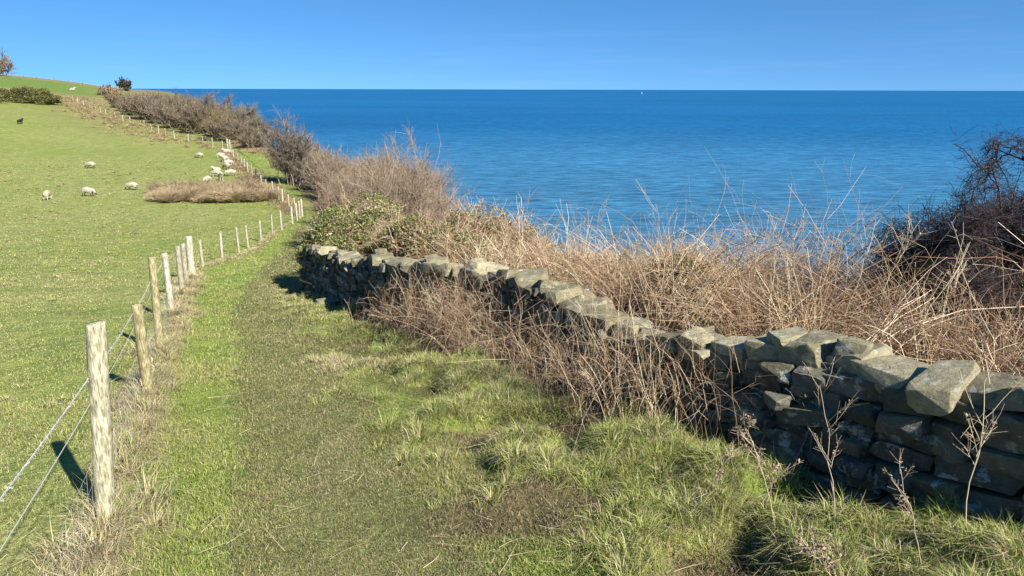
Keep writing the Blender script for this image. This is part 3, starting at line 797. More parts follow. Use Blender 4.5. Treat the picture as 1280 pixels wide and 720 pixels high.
def fence(posts, label, heights=(.88, .74), netting=None, wr=.0022, barbs=True, group=None):
    """posts: (x, y, H, r, lean_x, lean_y, colour, half)"""
    b0 = posts[0]; base = np.array([b0[0], b0[1], float(ground_z(b0[0], b0[1]))])
    root = empty('wire_fence', tuple(base), label, 'fence', group)
    feet = []
    for (x, y, H, r, lx, ly, c, half) in posts:
        z = float(ground_z(x, y)); feet.append((x, y, z, lx, ly))
        V, F = post_mesh(H, r, half, sides=14 if y < 20 else 8, rings=12 if y < 20 else 5)
        # lean
        _a = frng.uniform(0, 6) if not half else .3; V = V.copy(); V[:, :2] = np.stack([V[:, 0] * math.cos(_a) - V[:, 1] * math.sin(_a), V[:, 0] * math.sin(_a) + V[:, 1] * math.cos(_a)], 1); V[:, 0] += V[:, 2] * lx / H; V[:, 1] += V[:, 2] * ly / H
        o = mesh_obj('post', V, F, M_wood, np.repeat(np.asarray(c)[None] * frng.uniform(.9, 1.1), len(V), 0), parent=root, smooth_=True)
        o.location = np.array([x, y, z]) - base
    # strands
    for si, h in enumerate(heights):
        parts = []; o = 0
        VV, FF = [], []
        for k in range(len(feet) - 1):
            (x0, y0, z0, l0, m0), (x1, y1, z1, l1, m1) = feet[k], feet[k + 1]
            H0, H1 = posts[k][2], posts[k + 1][2]
            h0, h1 = min(h, H0 - .08 - .12 * si), min(h, H1 - .08 - .12 * si)
            p0 = np.array([x0 + l0 * h0 / H0 - posts[k][3] * .95, y0 + m0 * h0 / H0, z0 + h0]); p1 = np.array([x1 + l1 * h1 / H1 - posts[k + 1][3] * .95, y1 + m1 * h1 / H1, z1 + h1])
            t = np.linspace(0, 1, 9)[:, None]; sag = -.02 * 4 * t * (1 - t)
            pts = p0 * (1 - t) + p1 * t + np.array([0, 0, 1.]) * sag
            if y0 < 12 and barbs and si == 0:
                # two strands twisted together with barbs
                L = np.linalg.norm(p1 - p0); m = int(L / .02); t2 = np.linspace(0, 1, m)[:, None]
                c = p0 * (1 - t2) + p1 * t2 + np.array([0, 0, 1.]) * (-.02 * 4 * t2 * (1 - t2))
                d = unit(p1 - p0); a = unit(np.cross(d, [0, 0, 1])); b = np.cross(d, a); ph = t2 * L / .09 * 2 * np.pi
                for q in (0, np.pi):
                    v, f = poly_tube(c + .0026 * (a * np.cos(ph + q) + b * np.sin(ph + q)), .0019, 4); VV.append(v); FF.append(f + o); o += len(v)
                for bb in np.arange(.06, L, .11):
                    cc = p0 + (p1 - p0) * bb / L + np.array([0, 0, -.02 * 4 * (bb / L) * (1 - bb / L)])
                    for _ in range(2):
                        dd = unit(frng.normal(0, 1, 3)) * .013; v, f = poly_tube([cc - dd, cc, cc + dd], .0011, 3); VV.append(v); FF.append(f + o); o += len(v)
            else:
                v, f = poly_tube(pts, max(wr, y0 * .00003), 4); VV.append(v); FF.append(f + o); o += len(v)
        mesh_obj('wire_strand', np.concatenate(VV) - base, [np.concatenate(FF)], M_wire, parent=root)
    if netting:
        VV, FF = [], []; o = 0
        for k in range(len(feet) - 1):
            (x0, y0, z0, l0, m0), (x1, y1, z1, l1, m1) = feet[k], feet[k + 1]
            if y0 > netting: break
            L = math.hypot(x1 - x0, y1 - y0)
            off = -posts[k][3] * .95; off1 = -posts[k + 1][3] * .95
            def q(t, h):
                H0, H1 = posts[k][2], posts[k + 1][2]
                a = np.array([x0 + l0 * h / H0 + off, y0 + m0 * h / H0, z0 + h]); b = np.array([x1 + l1 * h / H1 + off1, y1 + m1 * h / H1, z1 + h]); return a * (1 - t) + b * t
            for h in (.06, .17, .30, .42):
                v, f = poly_tube([q(t, h) for t in np.linspace(0, 1, 4)], .0007, 3); VV.append(v); FF.append(f + o); o += len(v)
            for t in np.arange(.15, L, .15) / L:
                v, f = poly_tube([q(t, h) for h in (.04, .2, .42)], .0006, 3); VV.append(v); FF.append(f + o); o += len(v)
        mesh_obj('wire_netting', np.concatenate(VV) - base, [np.concatenate(FF)], M_wire, parent=root)
    return root

A = [(-.80, .30, 1.15, .05, .02, 0, GREY, False),
     (-2.20, 3.43, 1.17, .048, .13, -.02, PALE * np.array([1.1, 1.08, .95]), False), (-3.31, 6.07, .87, .048, .03, -.03, YELL, True), (-4.26, 8.22, 1.17, .046, .06, -.02, YELL, False),
     (-5.40, 10.93, 1.03, .05, .0, .0, PALE, False), (-6.40, 13.46, 1.0, .05, .02, 0, GREY, False), (-7.05, 15.07, .96, .05, .03, 0, GREY * 1.1, False),
     (-7.80, 17.02, 1.06, .085, .03, 0, PALE, False), (-8.94, 20.26, .80, .045, 0, 0, GREY, False), (-9.85, 23.9, .93, .045, .02, 0, PALE, False),
     (-10.45, 26.97, 1.0, .048, -.02, 0, GREY * 1.1, False), (-11.04, 29.54, .95, .045, -.02, 0, PALE, False), (-11.38, 32.09, .99, .045, .02, 0, PALE, False),
     (-11.95, 35.4, 1.0, .045, .02, 0, GREY, False), (-12.10, 37.32, 1.04, .055, 0, 0, PALE, False), (-12.54, 40.68, 1.01, .055, 0, 0, PALE, False),
     (-12.75, 42.33, 1.05, .055, -.02, 0, PALE, False), (-12.90, 43.4, 1.06, .055, 0, 0, GREY * 1.1, False), (-12.98, 44.2, 1.09, .06, 0, 0, PALE, False)]
fence(A, 'nearest post and barbed wire fence running down beside the path from the foreground', netting=13)
Bp = [(-13.79, 45.6), (-15.0, 48.2), (-16.26, 50.9), (-17.09, 52.6), (-18.38, 55.4), (-19.8, 58.2), (-21.1, 60.9), (-22.69, 64.2), (-24.36, 67.9), (-25.95, 71.3), (-27.58, 74.9), (-28.92, 77.9), (-30.94, 82.2), (-33.13, 86.7), (-34.6, 90.0), (-35.87, 93.2)]
Bf = [(x, y, float(frng.uniform(.88, 1.08)), .06, float(frng.normal(0, .03)), 0, [GREY, PALE][int(frng.integers(0, 2))], False) for x, y in Bp] + \
     [(-36.6, 95.0, 1.5, .10, 0, 0, PALE, False), (-37.3, 96.0, 1.5, .10, .02, 0, PALE, False)]
fence(Bf, 'middle wire fence along the edge of the pasture beside the flock of sheep', barbs=False, wr=.005)
Cp = [(-38.6, 97.6), (-41.0, 100.4), (-43.5, 103.2), (-46.7, 105.8), (-49.6, 107.9), (-52.5, 111.4), (-55.3, 115.1), (-57.7, 117.9), (-61.8, 123.9), (-65.9, 127.4), (-69, 131), (-72.0, 134.3), (-76.2, 138.9), (-79.4, 143), (-82.7, 147.3), (-86.3, 151.6), (-90.0, 156.0), (-94, 161), (-97.7, 165.6)]
Cf = [(x, y, float(frng.uniform(.95, 1.25)), .075, float(frng.normal(0, .05)), 0, [GREY, PALE][int(frng.integers(0, 2))], False) for x, y in Cp]
fence(Cf, 'distant wire fence climbing the hillside above the sheep pasture', barbs=False, wr=.005)
Dp = [(-150 + 5.2 * k + .6 * math.sin(k * 2.3), 221 + 1.5 * math.sin(k) - k * .5) for k in range(12)]
Df = [(x, y, float(frng.uniform(1.0, 1.4)), .09, float(frng.normal(0, .06)), 0, GREY * .5, False) for x, y in Dp]
fence(Df, 'farthest post fence seen along the crest of the hill against the sky', barbs=False, wr=.005)
# ---------------------------------------------------------------- bracken, brambles, shrubs
BR = [np.array(c) for c in ((.40, .28, .16), (.52, .41, .25), (.27, .16, .09), (.35, .225, .125), (.19, .115, .07), (.60, .50, .34))]
BRD = [np.array(c) for c in ((.29, .17, .09), (.21, .12, .065), (.34, .235, .13), (.15, .09, .055))]

def with_side(S, n, t0, t1, lf, spread, r, C, up=.1, droop=-.2):
    i = rng.integers(0, len(S.P), n); t = rng.uniform(t0, t1, n)
    P = S.at(i, t); T = S.tan(i, t)
    D = unit(T * .5 + rng.normal(0, spread, (n, 3)) + np.array([0, 0, up]))
    L = S.L[i] * lf * rng.uniform(.5, 1.3, n)
    B = rng.normal(0, .18, (n, 3)) + np.array([0, 0, droop])
    return Stems(P, D, L, B, r, r * .45, C)

def dead_bracken_behind():
    parts = []
    # plants, each a fan of stems of one age and colour, over the whole bank seaward of the wall
    npl = 1900
    yp = 1.0 + 29 * rng.uniform(0, 1, npl) ** 1.5; ew = np.interp(yp, BY, EW)
    off = .16 + rng.uniform(0, 1, npl) ** .9 * (np.minimum(ew, 5) + .3)
    xp = Bx(yp) + off * 1.15
    keep = ~((yp > 12.6) & (yp < 18) & (off < 1.9)) & ~((yp > 11.0) & (yp < 13.4) & (off < 1.5)); xp, yp, off = xp[keep], yp[keep], off[keep]; npl = len(xp)
    n1 = fbm2(xp * .9, yp * .9, 101, 2)
    Hp = np.interp(yp, [3.5, 6.2, 9, 13, 20], [.58, 1.2, 1.2, .8, .66]) * np.clip(.95 + .3 * n1, .45, 1.4) * rng.uniform(.65, 1.12, npl) * np.interp(off, [0, .4, 2.0, 4, 6], [.55, .8, 1.0, .95, .8])
    Cp = jitter_col(BR, npl, .3); tone = fbm2(xp * .5, yp * .5, 131, 2)[:, None]
    Cp = Cp * np.where(tone > 0, 1 + .25 * tone * np.array([1, 1.05, 1.1]), 1 + .35 * tone)
    ns = rng.integers(4, 11, npl); ci = np.repeat(np.arange(npl), ns); n = len(ci)
    x = xp[ci] + rng.normal(0, .06, n); y = yp[ci] + rng.normal(0, .06, n); dist = np.hypot(x, y)
    lp = rng.normal(0, .22, (npl, 3))
    P = np.stack([x, y, ground_z(x, y) - .03], 1)
    H = Hp[ci] * rng.uniform(.6, 1.15, n)
    D = unit((rng.normal(0, .2, (n, 3)) + lp[ci]) * [1, 1, 0] + [.0, .0, 1.0])
    B = (rng.normal(0, .16, (n, 3)) + lp[ci] * .8) * [1, 1, .3] + np.array([-.03, 0, -.3]) * rng.uniform(0, 1.5, (n, 1))
    r0 = np.maximum(.0030, dist * .00034) * rng.uniform(.6, 1.75, n)
    S = Stems(P, D, H * 1.15, B, r0, r0 * .45, Cp[ci] * rng.uniform(.8, 1.2, (n, 1)))
    parts.append(S.mesh(6, 3, .012))
    m = 17000
    rr = .0016
    S2 = with_side(S, m, .25, 1.0, .42, .55, 1, jitter_col(BR, m, .3)); d2 = np.linalg.norm(S2.P, axis=1)
    S2.r0 = np.maximum(.0013, d2 * .00026) * rng.uniform(.7, 1.4, m); S2.r1 = S2.r0 * .5
    parts.append(S2.mesh(3, 3, .02))
    m = 9000
    S3 = with_side(S2, m, .2, 1.0, .45, .7, 1, jitter_col(BR, m, .3)); d3 = np.linalg.norm(S3.P, axis=1)
    S3.r0 = np.maximum(.0010, d3 * .00017) * rng.uniform(.7, 1.3, m); S3.r1 = S3.r0 * .6
    parts.append(S3.mesh(2, 3, .03))
    V, F, C = merge(parts)
    tag(mesh_obj('dead_bracken', V, F, M_stem, C), 'dense bank of dead brown bracken and bramble stems behind the stone wall', 'bracken', kind='stuff')
    # tangled low litter: broken fronds filling the bank
    n = 25000
    y = 1.0 + 30 * rng.uniform(0, 1, n) ** 1.4; ew = np.interp(y, BY, EW); off = .05 + rng.uniform(0, 1, n) * (np.minimum(ew, 5) + .4); x = Bx(y) + off * 1.15
    H = np.interp(off, [0, .4, 2, 4, 6], [.2, .4, .55, .5, .3]) * np.interp(y, [3.5, 6.2], [.6, 1]) * (1 + .35 * fbm2(x * .9, y * .9, 101, 2))
    P = np.stack([x, y, ground_z(x, y) + rng.uniform(-.02, 1, n) ** 1.3 * 0 + rng.uniform(0, 1, n) * H], 1)
    D = unit(rng.normal(0, 1, (n, 3)) * [1, 1, .6] + [0, 0, .2]); dist = np.hypot(x, y)
    r0 = np.maximum(.0018, dist * .0003) * rng.uniform(.7, 1.6, n)
    S = Stems(P, D, rng.uniform(.18, .6, n), rng.normal(0, .3, (n, 3)), r0, r0 * .6, jitter_col(BRD + BR[:2], n, .35))
    # shrivelled frond leaflets
    m = 16000; i = rng.integers(0, n, m); t = rng.uniform(0, 1, m)
    lp = S.at(i, t) + rng.normal(0, .015, (m, 3)); sz = np.maximum(.010, np.linalg.norm(lp, axis=1) * .0012) * rng.uniform(.6, 1.4, m)
    V, F, C = merge([S.mesh(3, 3, .02), leafs(lp, sz, jitter_col(BRD + BR[:3], m, .3), .2, 2.2)])
    tag(mesh_obj('bracken_litter', V, F, M_stem, C), 'collapsed brown fronds and thatch matted under the dead bracken', 'bracken', kind='stuff')

def bracken_front():
    # dead stems that have grown up in front of the path face of the wall
    parts = []
    ctr = [(11.0, .32, .35), (10.2, .38, .5), (9.5, .4, .6), (8.8, .4, .75), (8.2, .45, .9), (7.7, .45, .85), (7.2, .42, .7), (6.7, .42, .62), (6.2, .42, .62), (5.8, .42, .72), (5.4, .45, .85), (5.0, .42, .9), (4.6, .4, .7), (12.2, .3, .25), (13.4, .3, .2)]
    cnt = [8, 14, 50, 170, 260, 170, 95, 75, 75, 90, 120, 95, 35, 5, 5]
    P, H = [], []
    for (yc, off, hh), k in zip(ctr, cnt):
        y = yc + rng.normal(0, .33, k); x = Bx(y) - off * 1.15 + rng.normal(0, .2, k); x = np.minimum(x, Bx(y) - .36)
        P.append(np.stack([x, y, ground_z(x, y) - .02], 1)); H.append(hh * rng.uniform(.45, 1.15, k))
    P = np.concatenate(P); H = np.concatenate(H); n = len(P)
    D = unit(rng.normal(0, .2, (n, 3)) * [1, 1, 0] + [.08, .02, 1.0])
    B = rng.normal(0, .2, (n, 3)) * [1, 1, .3] + np.array([-.05, -.03, -.35]) * rng.uniform(0, 1.5, (n, 1))
    r0 = np.maximum(.0026, np.linalg.norm(P, axis=1) * .00032) * rng.uniform(.7, 1.4, n)
    S = Stems(P, D, H * 1.25, B, r0, r0 * .5, jitter_col(BR, n, .2))
    parts.append(S.mesh(6, 3, .012))
    m = 3000
    S2 = with_side(S, m, .2, 1, .38, .55, 1, jitter_col(BR, m, .25)); d = np.linalg.norm(S2.P, axis=1)
    S2.r0 = np.maximum(.0012, d * .0002); S2.r1 = S2.r0 * .5; parts.append(S2.mesh(3, 3, .02))
    m = 3800
    S3 = with_side(S2, m, .2, 1, .5, .7, 1, jitter_col(BR + BRD, m, .25)); S3.r0 = np.maximum(.001, np.linalg.norm(S3.P, axis=1) * .00016); S3.r1 = S3.r0 * .5; parts.append(S3.mesh(2, 3, .02))
    V, F, C = merge(parts)
    tag(mesh_obj('dead_bracken', V, F, M_stem, C), 'tangle of dead bracken and bramble stems leaning in front of the stone wall', 'bracken', kind='stuff')

# single tall dry stalks that can be told apart
def dry_stalk(x, y, H, dx, dy, label, branches=7, r=.0035, fork=.5, head=0, C=np.array([.50, .40, .27]), group='tall dry stalks'):
    z = float(ground_z(x, y)); base = np.array([x, y, z])
    P = np.array([[0, 0, -.03]]); D = unit(np.array([[dx, dy, 1.0]])); B = np.array([[dx * .4 + rng.normal(0, .05), dy * .3, -.05]])
    r = r * .78; S = Stems(P, D, H, B, r, r * .5, C)
    parts = [S.mesh(9, 5, .008)]
    t = np.sort(rng.uniform(fork, .98, branches)); i = np.zeros(branches, int)
    sa = np.where(np.arange(branches) % 2 == 0, 1, -1) * unit(np.array([1., .3, 0]))[:, None] if False else None
    a = rng.uniform(0, 2 * np.pi, branches)
    D2 = unit(S.tan(i, t) * .8 + np.stack([np.cos(a), np.sin(a), np.full(branches, .25)], 1) * .7)
    S2 = Stems(S.at(i, t), D2, H * .22 * rng.uniform(.4, 1.3, branches), rng.normal(0, .1, (branches, 3)) + [0, 0, .1], r * .55, r * .3, C * 1.05)
    parts.append(S2.mesh(4, 4, .01))
    m = branches * 5; i = rng.integers(0, branches, m); t = rng.uniform(.3, 1, m)
    S3 = Stems(S2.at(i, t), unit(S2.tan(i, t) + rng.normal(0, .5, (m, 3))), H * .08 * rng.uniform(.5, 1.3, m), rng.normal(0, .1, (m, 3)), r * .35, r * .2, C)
    parts.append(S3.mesh(2, 3))
    if head:
        i = rng.integers(0, branches, head); lp = S2.at(i, rng.uniform(.6, 1.05, head)) + rng.normal(0, .01, (head, 3))
        parts.append(leafs(lp, rng.uniform(.005, .012, head), jitter_col([C * .7, C * .5, np.array([.22, .12, .07])], head, .2), 0, 1.8))
    V, F, c = merge(parts)
    return tag(mesh_obj('dry_stalk', V, F, M_stem, c, loc=None), label, 'dry stalk', group), base

def place_stalks():
    data = [
     (2.05, 2.85, 1.05, .05, .1, 'branching reddish stalk in front of the nearest stones at the right edge', 9, .0042, .25, 60),
     (1.62, 3.15, .85, -.12, .0, 'thin pale stalk with forked tips in front of the stones', 8, .003, .3, 30),
     (1.38, 3.25, .62, -.2, .1, 'short stalk with shrivelled brown seed head near the right corner', 7, .0035, .5, 160),
     (1.75, 3.9, .95, .10, .0, 'upright dry stalk halfway along the near stones', 6, .003, .4, 20),
     (.72, 4.75, .62, -.25, -.1, 'broken dark dock stalk with rusty seeds leaning in the long grass', 6, .0045, .4, 220),
     (1.10, 4.9, 1.0, .18, .1, 'long pale stalk leaning right across the dark stones', 7, .0035, .5, 0),
     (1.30, 3.45, .45, .30, -.1, 'bare bent twig arching out of the foreground grass', 5, .003, .5, 40),
     (2.35, 2.75, .5, .2, .1, 'short stalk with crumpled brown leaves at the very corner of the view', 9, .004, .3, 200),
     (1.85, 2.75, .6, -.25, .05, 'forked reddish stalk leaning left in the corner grass', 7, .0032, .35, 40),
     (1.05, 3.55, .38, .35, .0, 'small prostrate brown stalk lying in the tufts', 6, .003, .3, 120),
     (1.55, 4.1, .6, .15, .1, 'thin twiggy stalk close against the shaded stones', 8, .0026, .35, 60),
     (1.5, 2.7, .35, -.4, .1, 'low withered umbel stalk in the foreground tufts', 9, .003, .5, 150),
     (3.3, 5.3, 1.05, .14, .1, 'tall cream stalk rising out of the brambles left of the dark thorn bush', 8, .005, .55, 0),
     (3.05, 5.9, 1.2, .26, .1, 'tallest feathery stalk leaning right against the sea', 12, .0045, .5, 40),
     (2.75, 6.6, 1.15, -.02, .1, 'upright brown stalk with a twiggy head against the sea', 14, .0042, .6, 120),
     (2.7, 5.6, 1.05, .10, .05, 'pale leafless stalk standing above the bracken', 4, .005, .7, 0),
     (1.95, 8.6, 1.4, -.10, .1, 'lone thin stalk standing high above the bracken before the sea', 3, .0045, .75, 0),
     (1.2, 10.2, 1.35, .0, .1, 'faint slender stalk reaching above the middle of the bracken', 5, .0045, .7, 0),
     (4.25, 4.6, 1.0, .05, .1, 'stout tan stalk in front of the dark thorn bush at the right edge', 6, .006, .6, 0),
     (3.6, 4.9, .95, .22, .1, 'slanting straw coloured stalk below the dark thorn bush', 6, .005, .6, 0)]
    for (x, y, H, dx, dy, lb, br, r, fk, hd) in data:
        o, base = dry_stalk(x, y, H, dx, dy, lb, br, r, fk, hd)
        o.location = base

# ---------------------------------------------------------------- shrubs
THORN = [np.array(c) for c in ((.27, .195, .13), (.33, .24, .165), (.20, .15, .10), (.37, .285, .20), (.25, .20, .13))]
GREYT = [np.array(c) for c in ((.20, .165, .12), (.25, .205, .15), (.15, .125, .095))]

def shrub(name, label, cat, x, y, H, W, n1=26, n2=260, n3=1900, cols=THORN, group=None, tr=1.0, wind=(0, 0), seed=None, n4=0, dark=None, leaf=None, up=1.0):
    """bare shrub: bundle of stems from the root, branches, fans of twigs; parts stems + twigs (+ foliage)"""
    z = float(ground_z(x, y)); dist = math.hypot(x, y); px = dist / 900
    root = empty(name, (x, y, z), label, cat, group)
    wind = np.array([wind[0], wind[1], 0.])
    P = np.stack([rng.normal(0, W * .14, n1), rng.normal(0, W * .14, n1), np.full(n1, -.1)], 1)
    a = rng.uniform(0, 2 * np.pi, n1); ra = rng.uniform(0, 1, n1) ** .6
    D = unit(np.stack([np.cos(a) * ra * W / H * .75, np.sin(a) * ra * W / H * .75, np.full(n1, 1.0 * up)], 1) + wind * .4)
    L = H * .80 * rng.uniform(.75, 1.12, n1) * (1 - .18 * ra)
    S1 = Stems(P, D, L, rng.normal(0, .08, (n1, 3)) + [0, 0, .06], H * .012 * rng.uniform(.6, 1.3, n1), H * .004, jitter_col(dark or cols, n1, .2))
    i = rng.integers(0, n1, n2); t = rng.uniform(.12, 1, n2)
    S2 = Stems(S1.at(i, t), unit(S1.tan(i, t) * .55 + rng.normal(0, .55, (n2, 3)) + [0, 0, .45] + wind), H * .34 * rng.uniform(.5, 1.25, n2), rng.normal(0, .14, (n2, 3)) + [0, 0, .05], max(H * .004, px * .35), max(H * .002, px * .22), jitter_col(cols, n2, .25))
    V, F, C = merge([S1.mesh(5, 5, .02), S2.mesh(4, 3, .03)])
    mesh_obj('branches', V, F, M_twig, C, parent=root)
    i = rng.integers(0, n2, n3); t = rng.uniform(.1, 1, n3)
    S3 = Stems(S2.at(i, t), unit(S2.tan(i, t) * .6 + rng.normal(0, .55, (n3, 3)) + [0, 0, .35] + wind), H * .15 * rng.uniform(.4, 1.3, n3), rng.normal(0, .15, (n3, 3)) + [0, 0, .03], max(H * .0015, px * .24) * tr, max(H * .0009, px * .13) * tr, jitter_col(cols, n3, .3))
    pr = [S3.mesh(3, 3, .03)]
    if n4:
        i = rng.integers(0, n3, n4); t = rng.uniform(.1, 1, n4)
        S4 = Stems(S3.at(i, t), unit(S3.tan(i, t) * .5 + rng.normal(0, .6, (n4, 3)) + [0, 0, .2]), H * .055 * rng.uniform(.4, 1.3, n4), rng.normal(0, .15, (n4, 3)), max(H * .0009, px * .18) * tr, max(H * .0005, px * .1) * tr, jitter_col(cols, n4, .3))
        pr.append(S4.mesh(2, 3, .02))
    V, F, C = merge(pr)
    mesh_obj('twigs', V, F, M_twig, C, parent=root)
    if leaf:
        nl, sz, lc = leaf
        i = rng.integers(0, n3, nl); lp = S3.at(i, rng.uniform(.2, 1.1, nl)) + rng.normal(0, .02 * H, (nl, 3))
        V, F, C = leafs(lp, sz * rng.uniform(.6, 1.4, nl), jitter_col(lc, nl, .3), .5, 1.4)
        mesh_obj('foliage', V, [F], M_leaf, C, parent=root)
    return root

def grow_thicket():
    # thorn thicket beside the path, one shrub after another
    spots = [  # x, y, H, W, label
     (-4.2, 23.2, 1.9, 2.2, 'low pinkish thorn bush just behind the leafy ivy mound', 0),
     (-2.4, 22.5, 2.0, 2.4, 'pinkish brown thorn bush sloping to the bracken at the right end of the thicket', 0),
     (-6.7, 28.8, 2.7, 2.3, 'brown thorn bush at the path side in the near part of the thicket', 0),
     (-3.9, 26.5, 3.2, 2.8, 'tall pink brown thorn bush at the seaward end of the thicket', 0),
     (-5.3, 30.8, 3.9, 3.0, 'broad pale brown thorn bush at the crown of the thicket', 0),
     (-3.7, 30.2, 3.8, 2.6, 'wispy thorn bush at the right shoulder of the thicket against the sea', 0),
     (-7.0, 33.0, 2.9, 2.8, 'dark based thorn bush crowding the path in the middle of the thicket', 0),
     (-5.6, 35.8, 4.0, 3.0, 'tallest pale thorn bush on the seaward middle of the thicket', 0),
     (-8.5, 38.8, 3.0, 2.8, 'thorn bush leaning over the path where it narrows', 0),
     (-7.2, 41.5, 4.0, 3.2, 'pinkish thorn bush filling the back of the thicket', 0),
     (-10.2, 45.6, 3.0, 3.0, 'brown thorn bush opposite the last posts of the near fence', 0),
     (-9.8, 49.5, 3.4, 3.4, 'thorn bush behind the bend of the path', 0),
     (-12.8, 52.5, 3.0, 3.2, 'greyish brown thorn bush past the bend of the path', 1),
     (-14.6, 57.5, 3.3, 3.4, 'grey brown thorn bush beside the grassy track', 1),
     (-17.4, 63.5, 3.2, 3.4, 'dark thorn bush at the far end of the thicket', 1)]
    for k, (x, y, H, W, lb, g) in enumerate(spots):
        shrub('thorn_bush', lb, 'thorn bush', x, y, H, W * .88, 34, 480, 6800 if y < 40 else 5200, GREYT + THORN if g else THORN, 'thorn bushes of the thicket by the path', tr=.72, wind=(-.06, 0), n4=4200 if y < 34 else 0)
    shrub('thorn_tree', 'grey bare small tree standing above the far end of the thicket', 'tree', -18.7, 61.5, 5.1, 2.7, 16, 240, 2600, GREYT, tr=1.0, up=1.5)

def grow_far_hedge():
    # the long hedge down the far hillside, each bush on its own
    pts = [(-34.5, 98, 2.4), (-36.0, 103, 3.0), (-40.5, 107, 3.3), (-44.5, 111.5, 3.6), (-43, 117, 4.2), (-49.5, 117.5, 4.2), (-50, 125, 4.6), (-55, 125, 5.0), (-58, 132, 5.6), (-62, 131, 5.0), (-66.5, 137.5, 5.6), (-63.5, 141, 5.8), (-71.5, 144, 5.6), (-70, 150, 6.2), (-77.5, 150.5, 5.4), (-76.5, 158.5, 6.2), (-83.5, 159, 5.2), (-82.5, 168.5, 5.6), (-90, 168.5, 4.8), ]
    orders = ['first', 'second', 'third', 'fourth', 'fifth', 'sixth', 'seventh', 'eighth', 'ninth', 'tenth', 'eleventh', 'twelfth', 'thirteenth', 'fourteenth', 'fifteenth', 'sixteenth', 'seventeenth', 'eighteenth', 'nineteenth', 'twentieth', 'twenty-first']
    HB = [c * .78 for c in GREYT + THORN[:2]] + [np.array((.20, .17, .09))]
    mixes = [HB, GREYT + HB, GREYT, HB, [np.array((.19, .14, .07)), np.array((.22, .17, .09))]]
    for k, (x, y, H) in enumerate(pts):
        H *= 1.15 if k < 8 else (.9 - .018 * (k - 8) if k < 13 else .52)
        shrub('hedge_bush', '%s bare brown bush of the far hedge counted from its lower seaward end' % orders[k], 'bush', x, y, H, H * 1.5, 20, 260, 4600, mixes[(k * 3) % 5], 'bushes of the far hedge', tr=.65,
              leaf=(700, .16, [np.array((.12, .13, .04)), np.array((.16, .14, .05))]) if k % 3 == 1 else None)

def ivy_mound(label, spots, n, sz, cols, name='ivy_bush', seedn=0, stemc=BR):
    """leafy scrambling bush: lumpy mound of small leaves over a tangle of stems; spots = (x, y, z0, rx, ry, rz)"""
    x0, y0 = spots[0][0], spots[0][1]; base = np.array([x0, y0, float(ground_z(x0, y0))])
    root = empty(name, tuple(base), label, 'ivy bush')
    S = np.array(spots); w = (S[:, 3] * S[:, 5]); w = w / w.sum()
    k = rng.choice(len(S), n, p=w)
    d = unit(rng.normal(0, 1, (n, 3))); d[:, 2] = np.abs(d[:, 2]) * 1.0 - .15
    rad = rng.uniform(.55, 1.0, n) ** .5
    lump = 1 + .16 * noise3(d[:, 0] * 3 + k * 7, d[:, 1] * 3, d[:, 2] * 3, 5) + .12 * noise3(d[:, 0] * 8 + k, d[:, 1] * 8, d[:, 2] * 8, 6)
    P = np.stack([S[k, 0], S[k, 1], S[k, 2]], 1) + d * S[k][:, 3:6] * (rad * lump)[:, None]
    gaps = noise3(P[:, 0] * 2.6, P[:, 1] * 2.6, P[:, 2] * 2.6, 8)
    P = P[gaps > -.2]; m = len(P)
    mixn = noise3(P[:, 0] * 1.6, P[:, 1] * 1.6, P[:, 2] * 1.6, 12)
    C = jitter_col(cols, m, .35); dead = (mixn + rng.normal(0, .3, m)) > .35
    C[dead] = jitter_col([np.array((.36, .31, .16)), np.array((.28, .20, .11))], int(dead.sum()), .25)
    V, F, c = leafs(P - base, sz * rng.uniform(.6, 1.4, m), C, .35, 1.5)
    mesh_obj('foliage', V, [F], M_leaf, c, parent=root)
    ns = 900; k = rng.choice(len(S), ns, p=w)
    P0 = np.stack([S[k, 0], S[k, 1], S[k, 2] - S[k, 5] * .2], 1) + rng.normal(0, .2, (ns, 3)) * S[k][:, 3:6]
    D = unit(rng.normal(0, .8, (ns, 3)) * S[k][:, 3:6] + [0, 0, .35]); L = S[k, 3:6].mean(1) * rng.uniform(.6, 1.25, ns)
    A = Stems(P0 - base, D, L, rng.normal(0, .2, (ns, 3)) + [0, 0, -.1], .007, .003, jitter_col(stemc, ns, .25)); 
    A2 = with_side(A, 3500, .3, 1, .35, .5, .003, jitter_col(stemc, 3500, .3))
    V, F, C = merge([A.mesh(5, 3, .02), A2.mesh(3, 3, .02)])
    mesh_obj('stems', V, F, M_stem, C, parent=root)
    return root

